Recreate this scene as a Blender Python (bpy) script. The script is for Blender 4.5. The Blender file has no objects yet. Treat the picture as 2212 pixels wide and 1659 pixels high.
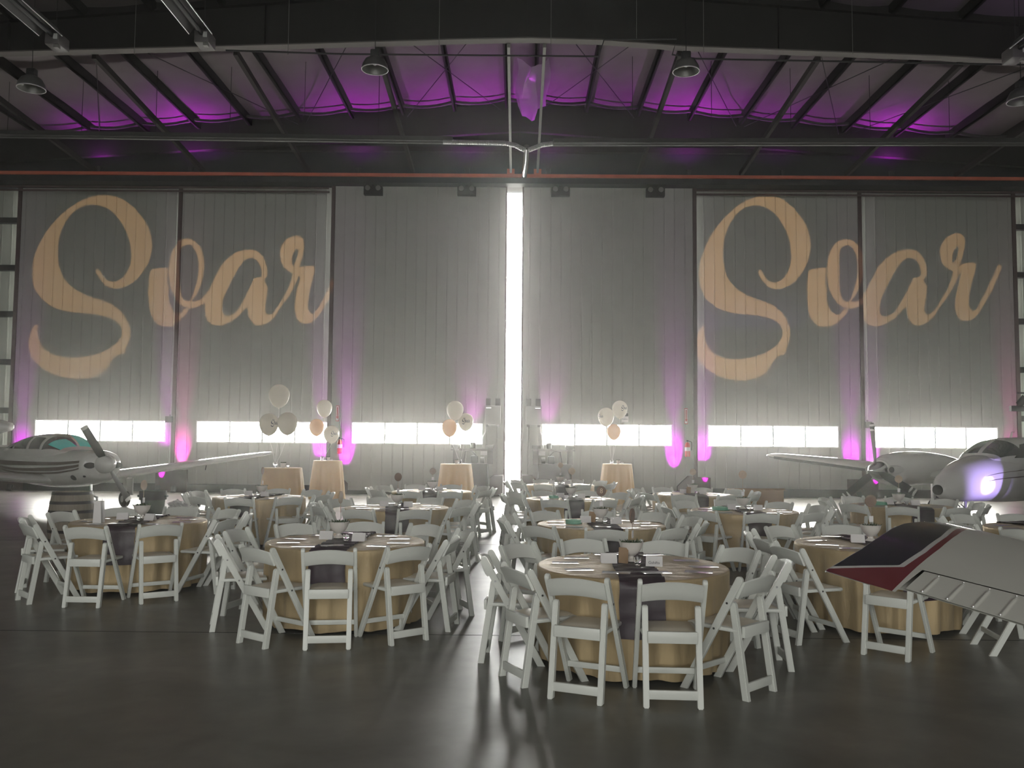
import bpy, bmesh, math, random
import numpy as np
from mathutils import Vector, Matrix
random.seed(7)
PI = math.pi
sc = bpy.context.scene
COL = sc.collection

# ------------------------------------------------------------------ camera, world, exposure
FPX, CXP, CYP, EYE = 1900.0, 1106.0, 829.5, 1.77
PITCH, YAW, ROLL = math.atan((950 - 829.5) / FPX), math.atan(14 / FPX), 0.0084
CR = Matrix.Rotation(YAW, 3, 'Z') @ Matrix.Rotation(PI / 2 + PITCH, 3, 'X') @ Matrix.Rotation(ROLL, 3, 'Z')
cd = bpy.data.cameras.new('camera'); cam = bpy.data.objects.new('camera', cd); COL.objects.link(cam)
cam.matrix_world = Matrix.Translation((0, 0, EYE)) @ CR.to_4x4()
cd.sensor_width = 36.0; cd.sensor_fit = 'HORIZONTAL'; cd.lens = 36.0 * FPX / 2212.0
cd.clip_start = 0.05; cd.clip_end = 500
sc.camera = cam

def ray(x, y): return CR @ Vector(((x - CXP) / FPX, -(y - CYP) / FPX, -1))
def at_depth(x, y, D):
    d = ray(x, y); return Vector((0, 0, EYE)) + d * (D / d.y)
def at_height(x, y, z):
    d = ray(x, y); return Vector((0, 0, EYE)) + d * ((z - EYE) / d.z)

vs = sc.view_settings
sc.display_settings.display_device = 'sRGB'
vs.view_transform = 'Standard'; vs.look = 'None'; vs.gamma = 1.0; vs.exposure = 0.18; vs.use_curve_mapping = False
cy = sc.cycles
cy.use_denoising = True
cy.max_bounces = 5; cy.diffuse_bounces = 3; cy.glossy_bounces = 3; cy.transmission_bounces = 4
cy.volume_bounces = 0; cy.transparent_max_bounces = 6
cy.sample_clamp_indirect = 4.0; cy.sample_clamp_direct = 0.0
cy.caustics_reflective = False; cy.caustics_refractive = False

wd = bpy.data.worlds.new('daylight'); sc.world = wd; wd.use_nodes = True
nt = wd.node_tree; nt.nodes.clear()
wo = nt.nodes.new('ShaderNodeOutputWorld'); bg = nt.nodes.new('ShaderNodeBackground')
tc = nt.nodes.new('ShaderNodeTexCoord'); sx = nt.nodes.new('ShaderNodeSeparateXYZ')
mr = nt.nodes.new('ShaderNodeMapRange'); mix = nt.nodes.new('ShaderNodeMix'); mix.data_type = 'RGBA'
nt.links.new(tc.outputs['Generated'], sx.inputs[0]); nt.links.new(sx.outputs['Y'], mr.inputs['Value'])
mr.inputs['From Min'].default_value = 0.0; mr.inputs['From Max'].default_value = 0.7
nt.links.new(mr.outputs[0], mix.inputs['Factor'])
mix.inputs['A'].default_value = (0.03, 0.033, 0.036, 1); mix.inputs['B'].default_value = (9.3, 9.3, 8.9, 1)
nt.links.new(mix.outputs['Result'], bg.inputs['Color']); bg.inputs['Strength'].default_value = 3.8
nt.links.new(bg.outputs[0], wo.inputs[0])

HAZE, WINDOW_POWER, REAR_POWER = 0.0035, 38.0, 2150.0

def aim(o, tgt):
    o.rotation_euler = (Vector(tgt) - o.location).to_track_quat('-Z', 'Y').to_euler()
def area_light(name, loc, tgt, sx_, sy_, power, col=(1, 1, 1)):
    l = bpy.data.lights.new(name, 'AREA'); l.shape = 'RECTANGLE'; l.size = sx_; l.size_y = sy_; l.energy = power; l.color = col
    o = bpy.data.objects.new(name, l); COL.objects.link(o); o.location = loc; aim(o, tgt); return o
def spot_light(name, loc, tgt, power, col, angle, blend=0.6, radius=0.05):
    l = bpy.data.lights.new(name, 'SPOT'); l.energy = power; l.color = col; l.spot_size = math.radians(angle); l.spot_blend = blend
    l.shadow_soft_size = radius
    o = bpy.data.objects.new(name, l); COL.objects.link(o); o.location = loc; aim(o, tgt); return o
# fill lamp added behind the camera, standing for daylight from an unseen rear opening
area_light('rear_fill_light', (0, -13.2, 4.6), (0, 10, 3.5), 26, 8.6, REAR_POWER, (1.0, 0.995, 0.93))

# ------------------------------------------------------------------ materials
MATS = {}
def mat(name, col, rough=0.5, metal=0.0, spec=0.5, noise=0.0, nscale=8.0, bump=0.0, bscale=40.0, emit=None, estr=0.0,
        trans=0.0, alpha=1.0, sheen=0.0, coat=0.0, stretch=None, ior=1.45):
    if name in MATS: return MATS[name]
    m = bpy.data.materials.new(name); m.use_nodes = True; n = m.node_tree; b = n.nodes['Principled BSDF']
    b.inputs['Base Color'].default_value = (*col, 1); b.inputs['Roughness'].default_value = rough
    b.inputs['Metallic'].default_value = metal; b.inputs['Specular IOR Level'].default_value = spec; b.inputs['IOR'].default_value = ior
    b.inputs['Transmission Weight'].default_value = trans; b.inputs['Alpha'].default_value = alpha
    b.inputs['Sheen Weight'].default_value = sheen; b.inputs['Coat Weight'].default_value = coat
    if emit: b.inputs['Emission Color'].default_value = (*emit, 1); b.inputs['Emission Strength'].default_value = estr
    if noise or bump:
        t = n.nodes.new('ShaderNodeTexCoord'); mp = n.nodes.new('ShaderNodeMapping'); n.links.new(t.outputs['Object'], mp.inputs[0])
        if stretch: mp.inputs['Scale'].default_value = stretch
    if noise:
        nz = n.nodes.new('ShaderNodeTexNoise'); nz.inputs['Scale'].default_value = nscale; nz.inputs['Detail'].default_value = 5
        n.links.new(mp.outputs[0], nz.inputs['Vector'])
        mx = n.nodes.new('ShaderNodeMix'); mx.data_type = 'RGBA'
        mx.inputs['A'].default_value = (*[c * (1 - noise) for c in col], 1); mx.inputs['B'].default_value = (*[min(1, c * (1 + noise)) for c in col], 1)
        n.links.new(nz.outputs['Fac'], mx.inputs['Factor']); n.links.new(mx.outputs['Result'], b.inputs['Base Color'])
    if bump:
        nb = n.nodes.new('ShaderNodeTexNoise'); nb.inputs['Scale'].default_value = bscale; nb.inputs['Detail'].default_value = 4
        n.links.new(mp.outputs[0], nb.inputs['Vector']); bp = n.nodes.new('ShaderNodeBump'); bp.inputs['Strength'].default_value = bump
        bp.inputs['Distance'].default_value = 0.02
        n.links.new(nb.outputs['Fac'], bp.inputs['Height']); n.links.new(bp.outputs[0], b.inputs['Normal'])
    MATS[name] = m; return m

M_door = mat('grey_door_panel', (0.36, 0.37, 0.345), 0.55, noise=0.06, nscale=1.2)
M_skin2 = mat('grey_door_panel_outer', (0.31, 0.32, 0.295), 0.6, noise=0.06, nscale=1.0)
M_dark = mat('dark_steel', (0.020, 0.020, 0.022), 0.6, spec=0.3)
M_edge = mat('maroon_edge_steel', (0.07, 0.045, 0.045), 0.6)
M_maroon = mat('maroon_housing', (0.07, 0.045, 0.047), 0.6)
M_rust = mat('red_oxide_rail', (0.55, 0.13, 0.07), 0.6, noise=0.25, nscale=2)
M_grey = mat('grey_steel', (0.16, 0.16, 0.15), 0.45, noise=0.1)
M_dgrey = mat('dark_grey_steel', (0.075, 0.07, 0.07), 0.5)
M_refl = mat('dull_reflector', (0.05, 0.05, 0.05), 0.6)
M_alud = mat('dull_aluminium', (0.22, 0.22, 0.22), 0.4, metal=0.9)
M_lgrey = mat('light_grey_enclosure', (0.45, 0.46, 0.45), 0.5)
M_beam = mat('black_beam', (0.013, 0.012, 0.012), 0.7, spec=0.2)
M_flange = mat('beam_flange', (0.10, 0.09, 0.085), 0.6)
M_insul = mat('roof_insulation', (0.185, 0.165, 0.17), 0.75, noise=0.22, nscale=1.4, bump=0.5, bscale=3, spec=0.2)
M_frame = mat('white_window_frame', (0.7, 0.7, 0.7), 0.5)
M_pane = mat('frosted_daylit_pane', (0.8, 0.8, 0.8), 0.5, emit=(1.0, 0.985, 0.91), estr=WINDOW_POWER)
M_chair = mat('white_resin', (0.74, 0.76, 0.72), 0.32, spec=0.5)
M_seat = mat('cream_vinyl', (0.72, 0.66, 0.54), 0.42)
M_bolt = mat('bolt_metal', (0.2, 0.2, 0.2), 0.3, metal=1)
M_gold = mat('gold_satin', (0.54, 0.42, 0.25), 0.5, metal=0.4, spec=0.1, noise=0.2, nscale=5, sheen=0.1, bump=0.9, bscale=4, stretch=(1.6, 1.6, 0.35))
M_peach = mat('champagne_satin', (0.56, 0.43, 0.26), 0.5, noise=0.08, nscale=6, sheen=0.2)
M_purple = mat('plum_satin', (0.036, 0.020, 0.032), 0.38, spec=0.55, noise=0.2, nscale=5)
M_card = mat('glossy_white_card', (0.62, 0.60, 0.62), 0.13, spec=1.0)
M_paper = mat('white_paper', (0.72, 0.70, 0.70), 0.5)
M_kraft = mat('kraft_paper', (0.30, 0.20, 0.12), 0.8, noise=0.1, nscale=30)
M_ink = mat('grey_ink', (0.08, 0.08, 0.09), 0.6)
M_pot = mat('white_ceramic', (0.74, 0.70, 0.66), 0.4)
M_leaf = mat('succulent_leaf', (0.06, 0.09, 0.045), 0.6, noise=0.4, nscale=30)
M_wood = mat('pale_wood', (0.42, 0.33, 0.25), 0.6, noise=0.25, nscale=40)
M_wood2 = mat('brown_wood_slice', (0.20, 0.14, 0.11), 0.65, noise=0.3, nscale=60)
M_glass = mat('clear_glass', (1, 1, 1), 0.03, trans=1.0, ior=1.45)
M_mint = mat('mint_ribbon', (0.13, 0.36, 0.24), 0.6, noise=0.2, nscale=30)
M_ball = mat('white_balloon', (0.80, 0.78, 0.72), 0.2, spec=0.7)
M_ballp = mat('peach_balloon', (0.85, 0.62, 0.44), 0.2, spec=0.7)
def translucent(m, col, f):
    n = m.node_tree; b = n.nodes['Principled BSDF']; out = [x for x in n.nodes if x.type == 'OUTPUT_MATERIAL'][0]
    t = n.nodes.new('ShaderNodeBsdfTranslucent'); t.inputs['Color'].default_value = (*col, 1); mx = n.nodes.new('ShaderNodeMixShader'); mx.inputs[0].default_value = f
    n.links.new(b.outputs[0], mx.inputs[1]); n.links.new(t.outputs[0], mx.inputs[2]); n.links.new(mx.outputs[0], out.inputs['Surface'])
translucent(M_ball, (0.97, 0.94, 0.87), 0.7); translucent(M_ballp, (0.98, 0.78, 0.60), 0.7); translucent(M_peach, (0.85, 0.66, 0.38), 0.45)
M_string = mat('white_ribbon', (0.8, 0.8, 0.78), 0.6)
M_plane = mat('aircraft_white', (0.60, 0.60, 0.58), 0.22, coat=0.5)
M_under = mat('aircraft_grey', (0.30, 0.30, 0.29), 0.4)
M_stripe = mat('brown_stripe', (0.09, 0.06, 0.055), 0.35)
M_black = mat('black_rubber', (0.015, 0.015, 0.016), 0.55)
M_cglass = mat('cockpit_glass', (0.012, 0.02, 0.022), 0.06, spec=1.0)
M_teal = mat('teal_glass_painted_light', (0.08, 0.80, 0.70), 0.15, spec=0.8)  # base colour brightened to paint daylight passing through the tinted glass
M_chrome = mat('polished_metal', (0.75, 0.75, 0.78), 0.12, metal=1)
M_prop = mat('black_blade', (0.02, 0.02, 0.018), 0.6, spec=0.3)
M_navy = mat('navy_paint', (0.014, 0.017, 0.023), 0.35, coat=0.3)
M_red = mat('dark_red_paint', (0.16, 0.022, 0.026), 0.30, coat=0.4)
M_wing = mat('wing_white_paint', (0.56, 0.56, 0.51), 0.38, coat=0.2, noise=0.04, nscale=5)
M_barrel = mat('weathered_oak', (0.22, 0.19, 0.155), 0.75, noise=0.35, nscale=6, stretch=(3, 3, 0.4))
M_hoop = mat('iron_hoop', (0.035, 0.03, 0.03), 0.55)
M_bin = mat('dark_plastic', (0.05, 0.065, 0.06), 0.45)
M_bag = mat('white_plastic_bag', (0.6, 0.6, 0.6), 0.35)
M_box = mat('brown_cardboard', (0.36, 0.24, 0.14), 0.8)
M_signr = mat('sign_red', (0.5, 0.05, 0.05), 0.5)
M_alu = mat('aluminium', (0.55, 0.55, 0.56), 0.35, metal=0.9)
M_lampshell = mat('lamp_shell', (0.10, 0.10, 0.10), 0.4, metal=0.4)
M_lampin = mat('lamp_reflector', (0.25, 0.25, 0.24), 0.45, metal=0.5)
M_pvc = mat('white_pvc', (0.7, 0.7, 0.7), 0.4)
M_poly = mat('plastic_sheet', (0.45, 0.43, 0.45), 0.3, alpha=0.55)

# polished concrete floor
M_floor = bpy.data.materials.new('polished_concrete'); M_floor.use_nodes = True
n = M_floor.node_tree; b = n.nodes['Principled BSDF']
g = n.nodes.new('ShaderNodeNewGeometry')
def nz(scale, det=5, dist=0.0):
    a = n.nodes.new('ShaderNodeTexNoise'); a.inputs['Scale'].default_value = scale; a.inputs['Detail'].default_value = det
    a.inputs['Distortion'].default_value = dist; n.links.new(g.outputs['Position'], a.inputs['Vector']); return a
n1, n2, n3 = nz(0.9, 8, 0.8), nz(6, 6), nz(1.6, 5, 0.4)
cr = n.nodes.new('ShaderNodeValToRGB'); cr.color_ramp.elements[0].position = 0.33; cr.color_ramp.elements[1].position = 0.72
cr.color_ramp.elements[0].color = (0.155, 0.15, 0.13, 1); cr.color_ramp.elements[1].color = (0.29, 0.28, 0.245, 1)
n.links.new(n1.outputs['Fac'], cr.inputs[0])
mx = n.nodes.new('ShaderNodeMix'); mx.data_type = 'RGBA'; mx.blend_type = 'MULTIPLY'; mx.inputs['Factor'].default_value = 0.35
n.links.new(cr.outputs[0], mx.inputs['A']); n.links.new(n2.outputs['Fac'], mx.inputs['B']); n.links.new(mx.outputs['Result'], b.inputs['Base Color'])
rr = n.nodes.new('ShaderNodeMapRange'); rr.inputs['To Min'].default_value = 0.26; rr.inputs['To Max'].default_value = 0.42
n.links.new(n3.outputs['Fac'], rr.inputs['Value']); n.links.new(rr.outputs[0], b.inputs['Roughness'])
bp = n.nodes.new('ShaderNodeBump'); bp.inputs['Strength'].default_value = 0.05; bp.inputs['Distance'].default_value = 0.01
n.links.new(n2.outputs['Fac'], bp.inputs['Height']); n.links.new(bp.outputs[0], b.inputs['Normal'])
b.inputs['Specular IOR Level'].default_value = 0.4

# ------------------------------------------------------------------ mesh helper
class MB:
    def __init__(s): s.v = []; s.f = []; s.m = []
    def add(s, vs_, fs, mi=0, M=None):
        k = len(s.v)
        s.v += [tuple(M @ Vector(p)) if M is not None else tuple(p) for p in vs_]
        s.f += [tuple(i + k for i in f) for f in fs]; s.m += [mi] * len(fs); return s
    def box(s, a, b_, mi=0, M=None, bev=0.0):
        x0, y0, z0 = a; x1, y1, z1 = b_
        if bev <= 0:
            return s.add([(x0, y0, z0), (x1, y0, z0), (x1, y1, z0), (x0, y1, z0), (x0, y0, z1), (x1, y0, z1), (x1, y1, z1), (x0, y1, z1)],
                         [(0, 3, 2, 1), (4, 5, 6, 7), (0, 1, 5, 4), (1, 2, 6, 5), (2, 3, 7, 6), (3, 0, 4, 7)], mi, M)
        bm = bmesh.new(); bmesh.ops.create_cube(bm, size=1)
        for v in bm.verts: v.co = Vector(((x0 + x1) / 2 + v.co.x * (x1 - x0), (y0 + y1) / 2 + v.co.y * (y1 - y0), (z0 + z1) / 2 + v.co.z * (z1 - z0)))
        bmesh.ops.bevel(bm, geom=bm.edges[:], offset=bev, segments=2, affect='EDGES', profile=0.5)
        bm.verts.index_update(); vs_ = [v.co.copy() for v in bm.verts]; fs = [[v.index for v in f.verts] for f in bm.faces]; bm.free()
        return s.add(vs_, fs, mi, M)
    def cbox(s, c, d, mi=0, M=None, bev=0.0):
        return s.box([c[i] - d[i] / 2 for i in range(3)], [c[i] + d[i] / 2 for i in range(3)], mi, M, bev)
    def bar(s, p0, p1, w, h, mi=0, up=(0, 0, 1)):   # rectangular bar between points
        p0, p1 = Vector(p0), Vector(p1); d = (p1 - p0).normalized(); u = Vector(up)
        x = d.cross(u)
        if x.length < 1e-4: x = d.cross(Vector((0, 1, 0)))
        x.normalize(); z = x.cross(d).normalized(); vs_ = []
        for p in (p0, p1):
            for a, c in ((-1, -1), (1, -1), (1, 1), (-1, 1)): vs_.append(p + x * (a * w / 2) + z * (c * h / 2))
        return s.add(vs_, [(0, 1, 2, 3), (7, 6, 5, 4), (0, 4, 5, 1), (1, 5, 6, 2), (2, 6, 7, 3), (3, 7, 4, 0)], mi)
    def tube(s, pts, r, seg=10, mi=0, cap=True):
        pts = [Vector(p) for p in pts]; n_ = len(pts); rs = r if isinstance(r, (list, tuple)) else [r] * n_
        k = len(s.v); prev = None
        for i, p in enumerate(pts):
            d = (pts[min(i + 1, n_ - 1)] - pts[max(i - 1, 0)]).normalized()
            if prev is None: a = d.orthogonal().normalized()
            else: a = (prev - d * prev.dot(d)).normalized()
            prev = a; b_ = d.cross(a)
            for j in range(seg):
                t = 2 * PI * j / seg; s.v.append(tuple(p + (a * math.cos(t) + b_ * math.sin(t)) * rs[i]))
        for i in range(n_ - 1):
            for j in range(seg):
                s.f.append((k + i * seg + j, k + i * seg + (j + 1) % seg, k + (i + 1) * seg + (j + 1) % seg, k + (i + 1) * seg + j)); s.m.append(mi)
        if cap:
            s.f.append(tuple(k + j for j in range(seg))[::-1]); s.m.append(mi)
            s.f.append(tuple(k + (n_ - 1) * seg + j for j in range(seg))); s.m.append(mi)
        return s
    def lathe(s, prof, seg=24, mi=0, M=None, cap=True):   # prof: list of (r, z)
        vs_, fs = [], []
        for r, z in prof:
            for j in range(seg): t = 2 * PI * j / seg; vs_.append((r * math.cos(t), r * math.sin(t), z))
        for i in range(len(prof) - 1):
            for j in range(seg): fs.append((i * seg + j, i * seg + (j + 1) % seg, (i + 1) * seg + (j + 1) % seg, (i + 1) * seg + j))
        if cap:
            fs.append(tuple(range(seg))[::-1]); fs.append(tuple((len(prof) - 1) * seg + j for j in range(seg)))
        return s.add(vs_, fs, mi, M)
    def grid(s, P, mi=0, closed_u=False, fm=None):   # P[i][j] points
        nu, nv = len(P), len(P[0]); k = len(s.v)
        for row in P: s.v += [tuple(p) for p in row]
        for i in range(nu - 1):
            for j in range(nv if closed_u else nv - 1):
                s.f.append((k + i * nv + j, k + i * nv + (j + 1) % nv, k + (i + 1) * nv + (j + 1) % nv, k + (i + 1) * nv + j))
                s.m.append(fm(i, j) if fm else mi)
        return s
    def prism(s, poly, a, b_, axis='y', mi=0, M=None):   # poly in the other two axes
        def P(u, v, w): return {'y': (u, w, v), 'x': (w, u, v), 'z': (u, v, w)}[axis]
        n_ = len(poly); vs_ = [P(u, v, a) for u, v in poly] + [P(u, v, b_) for u, v in poly]
        fs = [tuple(range(n_)), tuple(range(2 * n_ - 1, n_ - 1, -1))] + [(i, i + n_, (i + 1) % n_ + n_, (i + 1) % n_) for i in range(n_)]
        return s.add(vs_, fs, mi, M)
    def build(s, name, mats, parent=None, smooth=35, label=None, loc=None, rz=0.0):
        me = bpy.data.meshes.new(name); me.from_pydata(s.v, [], s.f); me.update()
        if not isinstance(mats, (list, tuple)): mats = [mats]
        for m in mats: me.materials.append(m)
        if len(mats) > 1: me.polygons.foreach_set('material_index', s.m)
        bm = bmesh.new(); bm.from_mesh(me); bmesh.ops.recalc_face_normals(bm, faces=bm.faces); bm.to_mesh(me); bm.free()
        if smooth:
            me.shade_smooth(); me.set_sharp_from_angle(angle=math.radians(smooth))
        o = bpy.data.objects.new(name, me); COL.objects.link(o)
        if parent: o.parent = parent
        if loc is not None: o.location = loc
        if rz: o.rotation_euler = (0, 0, rz)
        if label: o['label'] = label
        return o

def tag(o, label=None, cat=None, group=None, kind=None):
    if label: o['label'] = label
    if cat: o['category'] = cat
    if group: o['group'] = group
    if kind: o['kind'] = kind
    return o
def empty(name, loc=(0, 0, 0), rz=0.0):
    o = bpy.data.objects.new(name, None); COL.objects.link(o); o.location = loc; o.rotation_euler = (0, 0, rz); o.empty_display_size = 0.1; return o
def copy_tree(o, parent=None):
    c = o.copy(); COL.objects.link(c); c.parent = parent
    for ch in list(o.children): copy_tree(ch, c)
    return c
def struct(o): o['kind'] = 'structure'; return o

# ------------------------------------------------------------------ the hall
RIDGE, SLOPE = 12.8, 0.075
def ceil_z(x): return RIDGE - SLOPE * abs(x)
XW = 19.0
struct(MB().box((-XW - 8, -14, -0.2), (XW + 8, 29.2, 0)).build('floor', M_floor, smooth=0))
mb = MB().box((-60, 29.2, -0.25), (60, 160, -0.05))
struct(mb.build('ground', mat('apron_concrete', (0.55, 0.54, 0.5), 0.9), smooth=0))
j = MB()
for y in (8.1, 15.0, 21.6): j.box((-XW, y - 0.006, 0), (XW, y + 0.006, 0.0015))
struct(j.build('trim_1', mat('joint_filler', (0.03, 0.03, 0.028), 0.7), smooth=0))

# sagging insulation between the purlins, both roof slopes
PURL = [0.45] + [2.13 + 1.66 * k for k in range(0, 11)]
xs = sorted(set([-p for p in PURL] + PURL)); xs = [-XW - 1.2] + xs + [XW + 1.2]
cols = []
for a, b_ in zip(xs[:-1], xs[1:]):
    for k in range(6):
        t = k / 6; x = a + (b_ - a) * t; cols.append((x, ceil_z(x) - 0.07 * math.sin(PI * t)))
cols.append((xs[-1], ceil_z(xs[-1])))
ys = [-14 + 0.5 * k for k in range(87)]
P = [[(x, y, z + 0.015 * math.sin(y * 2.1 + x * 3)) for (x, z) in cols] for y in ys]
mb = MB().grid(P); struct(mb.build('ceiling', M_insul, smooth=60))
struct(MB().box((-XW - 2, -14.2, RIDGE + 0.3), (XW + 2, 29.4, RIDGE + 0.4)).build('roof_deck', M_beam, smooth=0))

for s, nm in ((-1, 'wall_left'), (1, 'wall_right')):
    w = MB().box((s * XW - 0.1, -14, 0), (s * XW + 0.1, 29.2, ceil_z(XW) + 0.3)); struct(w.build(nm, M_skin2, smooth=0))
w = MB().box((-XW, -14.2, 9.2), (XW, -14, 12.9)).box((-XW, -14.2, 0), (-13.2, -14, 9.2)).box((13.2, -14.2, 0), (XW, -14, 9.2))
struct(w.build('wall_rear', M_skin2, smooth=0))

# ribbed sheet on the doors
def ribbed(mb, x0, x1, z0, z1, Y, pitch=0.335):
    px = [(x0, Y)]
    k = math.ceil((x0 + 0.03) / pitch)
    while k * pitch < x1 - 0.03:
        c = k * pitch
        px += [(c - 0.030, Y), (c - 0.024, Y - 0.006), (c - 0.005, Y - 0.006), (c, Y + 0.012), (c + 0.005, Y - 0.006), (c + 0.024, Y - 0.006), (c + 0.030, Y)]
        k += 1
    px.append((x1, Y)); px = [p for p in px if x0 <= p[0] <= x1]
    mb.grid([[(x, y, z0) for x, y in px], [(x, y, z1) for x, y in px]])
LEAVES = [(-16.57, -11.02, 28.70, (-15.77, -11.54), M_skin2, (-16.57, -10.6)), (-11.12, -5.95, 28.45, (-10.38, -6.17), M_door, (-11.12, -5.7)),
          (-6.03, -0.41, 28.20, (-5.31, -1.15), M_door, None), (0.08, 5.63, 28.20, (0.78, 4.90), M_door, None),
          (5.55, 11.07, 28.45, (6.14, 10.29), M_door, (5.3, 11.07)), (11.0, 16.22, 28.70, (11.54, 15.53), M_skin2, (10.7, 16.22))]
WZ0, WZ1 = 1.63, 2.27
for i, (x0, x1, Y, (wa, wb), m, ext) in enumerate(LEAVES):
    a, b_ = ext or (x0, x1)
    d = MB()
    ribbed(d, a, b_, 0.06, WZ0, Y); ribbed(d, a, b_, WZ1, 10.05, Y); ribbed(d, a, wa, WZ0, WZ1, Y); ribbed(d, wb, b_, WZ0, WZ1, Y)
    leaf = struct(d.build('door_%d' % (i + 1), m, smooth=0))
    # leading edge members and the dark sweep along the floor
    e = MB(); 
    if i <= 2: e.box((x0 - 0.10, Y - 0.05, 0.1), (x0 + 0.02, Y + 0.12, 10.05))
    if i >= 3: e.box((x1 - 0.02, Y - 0.05, 0.1), (x1 + 0.10, Y + 0.12, 10.05))
    if i == 2: e.box((x1 - 0.05, Y - 0.03, 0.05), (x1 + 0.0, Y + 0.25, 10.05))
    if i == 3: e.box((x0, Y - 0.03, 0.05), (x0 + 0.05, Y + 0.25, 10.05))
    if e.v: e.build('edge_post', M_edge, leaf, smooth=0)
    MB().box((a, Y - 0.03, 0.0), (b_, Y + 0.1, 0.26 if i not in (2, 3) else 0.12)).build('bottom_seal', M_dark, leaf, smooth=0)
    win = MB(); t = 0.035
    win.box((wa - t, Y - 0.03, WZ0 - t), (wb + t, Y + 0.06, WZ0)).box((wa - t, Y - 0.03, WZ1), (wb + t, Y + 0.06, WZ1 + t))
    win.box((wa - t, Y - 0.03, WZ0), (wa, Y + 0.06, WZ1)).box((wb, Y - 0.03, WZ0), (wb + t, Y + 0.06, WZ1))
    wo_ = struct(win.build('window_%d' % (i + 1), M_frame, smooth=0))
    mu = MB()
    for k in (1, 2, 3): x = wa + (wb - wa) * k / 4; mu.box((x - 0.024, Y - 0.02, WZ0), (x + 0.024, Y + 0.04, WZ1))
    mu.build('mullion', M_frame, wo_, smooth=0)
    for k in range(4):
        xa = wa + (wb - wa) * k / 4; xb = wa + (wb - wa) * (k + 1) / 4
        MB().box((xa, Y + 0.045, WZ0), (xb, Y + 0.055, WZ1)).build('pane', M_pane, wo_, smooth=0)
# end bays beyond the doors: sheet wall with dark girts
for s in (-1, 1):
    x0, x1 = (-XW, -16.5) if s < 0 else (16.3, XW)
    w = MB(); ribbed(w, x0, x1, 0, 10.2, 29.1); struct(w.build('wall_far_left' if s < 0 else 'wall_far_right', M_skin2, smooth=0))
    g_ = MB()
    for z in (2.6, 4.2, 5.8, 7.35, 8.95): g_.box((x0, 28.85, z - 0.09), (x1, 29.05, z + 0.09))
    struct(g_.build('trim_2' if s < 0 else 'trim_3', M_dark, smooth=0))
# header above the doors
h = MB().prism([(-XW, 10.05), (XW, 10.05), (XW, ceil_z(XW) + 0.1), (0, RIDGE + 0.1), (-XW, ceil_z(XW) + 0.1)], 28.75, 29.1)
struct(h.build('wall_far', mat('dark_header', (0.020, 0.022, 0.027), 0.8), smooth=0))
h = MB().box((-XW, 28.3, 11.2), (XW, 28.5, 11.36)).box((-XW, 28.2, 10.0), (XW, 28.7, 10.12))
struct(h.build('trim_4', M_beam, smooth=0))
def bent(z_mid, z_end, Y, hgt, dep, name, m):   # a gabled beam across the hall
    q = [(-XW, z_end), (0, z_mid), (XW, z_end), (XW, z_end + hgt), (0, z_mid + hgt), (-XW, z_end + hgt)]
    return MB().prism(q, Y - dep / 2, Y + dep / 2).build(name, m, smooth=0)
# end frame rafter under the roof at the far wall
o = bent(11.75, 10.5, 28.0, 0.95, 0.18, 'end_rafter', M_beam); tag(o, 'deep black steel rafter across the far end of the roof', 'beam', 'steel frame of the hall')
# door track: rust red angle rail with a dark channel beneath it
tr = empty('door_track', (0, 27.75, 10.2)); tag(tr, 'long red-oxide steel rail running above all the hangar doors', 'rail')
MB().box((-XW, -0.04, -0.02), (XW, 0.06, 0.075)).build('rail', M_rust, tr, smooth=0)
MB().box((-XW, 0.0, -0.22), (XW, 0.45, -0.06)).build('channel', M_dark, tr, smooth=0)
for s in (-1, 1):
    for k, z in enumerate((-0.36, -0.46)):
        a, b_ = (-XW, -6.2) if s < 0 else (5.7, XW)
        MB().box((min(a, b_), 0.25 + 0.1 * k, z), (max(a, b_), 0.3 + 0.1 * k, z + 0.05)).build('guide_rail', M_edge, tr, smooth=0)
# trolley hangers on the top edge of the two front leaves
for k, (px, lab) in enumerate(((806, 'leftmost of the four'), (1008, 'left of the bright gap'), (1211, 'right of the bright gap'), (1416, 'rightmost of the four'))):
    x = at_depth(px, 412, 28.0).x
    t_ = empty('door_trolley', (x, 28.0, 9.78)); tag(t_, 'dark steel door trolley under the red rail, ' + lab, 'trolley', 'door trolleys')
    MB().box((-0.30, -0.05, -0.13), (0.30, 0.15, 0.15), bev=0.01).build('housing', M_dark, t_)
    for sx_ in (-0.17, 0.17):
        MB().tube([(sx_, -0.09, 0.08), (sx_, -0.03, 0.08)], 0.08, 16).build('wheel', M_grey, t_)
    MB().box((-0.05, 0.0, 0.15), (0.05, 0.1, 0.32)).build('hanger', M_dark, t_, smooth=0)

# main frame: deep tapered web with a lighter bottom flange
def fbot(x):
    xp = [-19.5, -12.82, -10, -7.2, -4.4, -1.4, 0.16, 1.9, 3.9, 6.5, 10, 12.3, 19.5]; zp = [10.8, 11.12, 11.21, 11.30, 11.40, 11.51, 11.55, 11.51, 11.36, 11.27, 11.15, 11.0, 10.7]
    return 1.77 + (float(np.interp(x, xp, zp)) - 1.77) * 20.35 / 21
fx = [-19, -12.8, -10, -7.2, -4.4, -1.4, 0.16, 1.9, 3.9, 6.5, 10, 12.3, 19]
mf = empty('main_roof_frame', (0, 20.35, 0)); tag(mf, 'deep black steel roof frame crossing the whole hall overhead', 'beam')
w = MB(); n_ = len(fx)
w.prism([(x, fbot(x)) for x in fx] + [(x, ceil_z(x) + 0.05) for x in fx[::-1]], -0.012, 0.012); w.build('web', M_beam, mf, smooth=0)
fl = MB()
for a, b_ in zip(fx[:-1], fx[1:]):
    fl.bar((a, 0, fbot(a) + 0.01), (b_, 0, fbot(b_) + 0.01), 0.26, 0.03)
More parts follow.
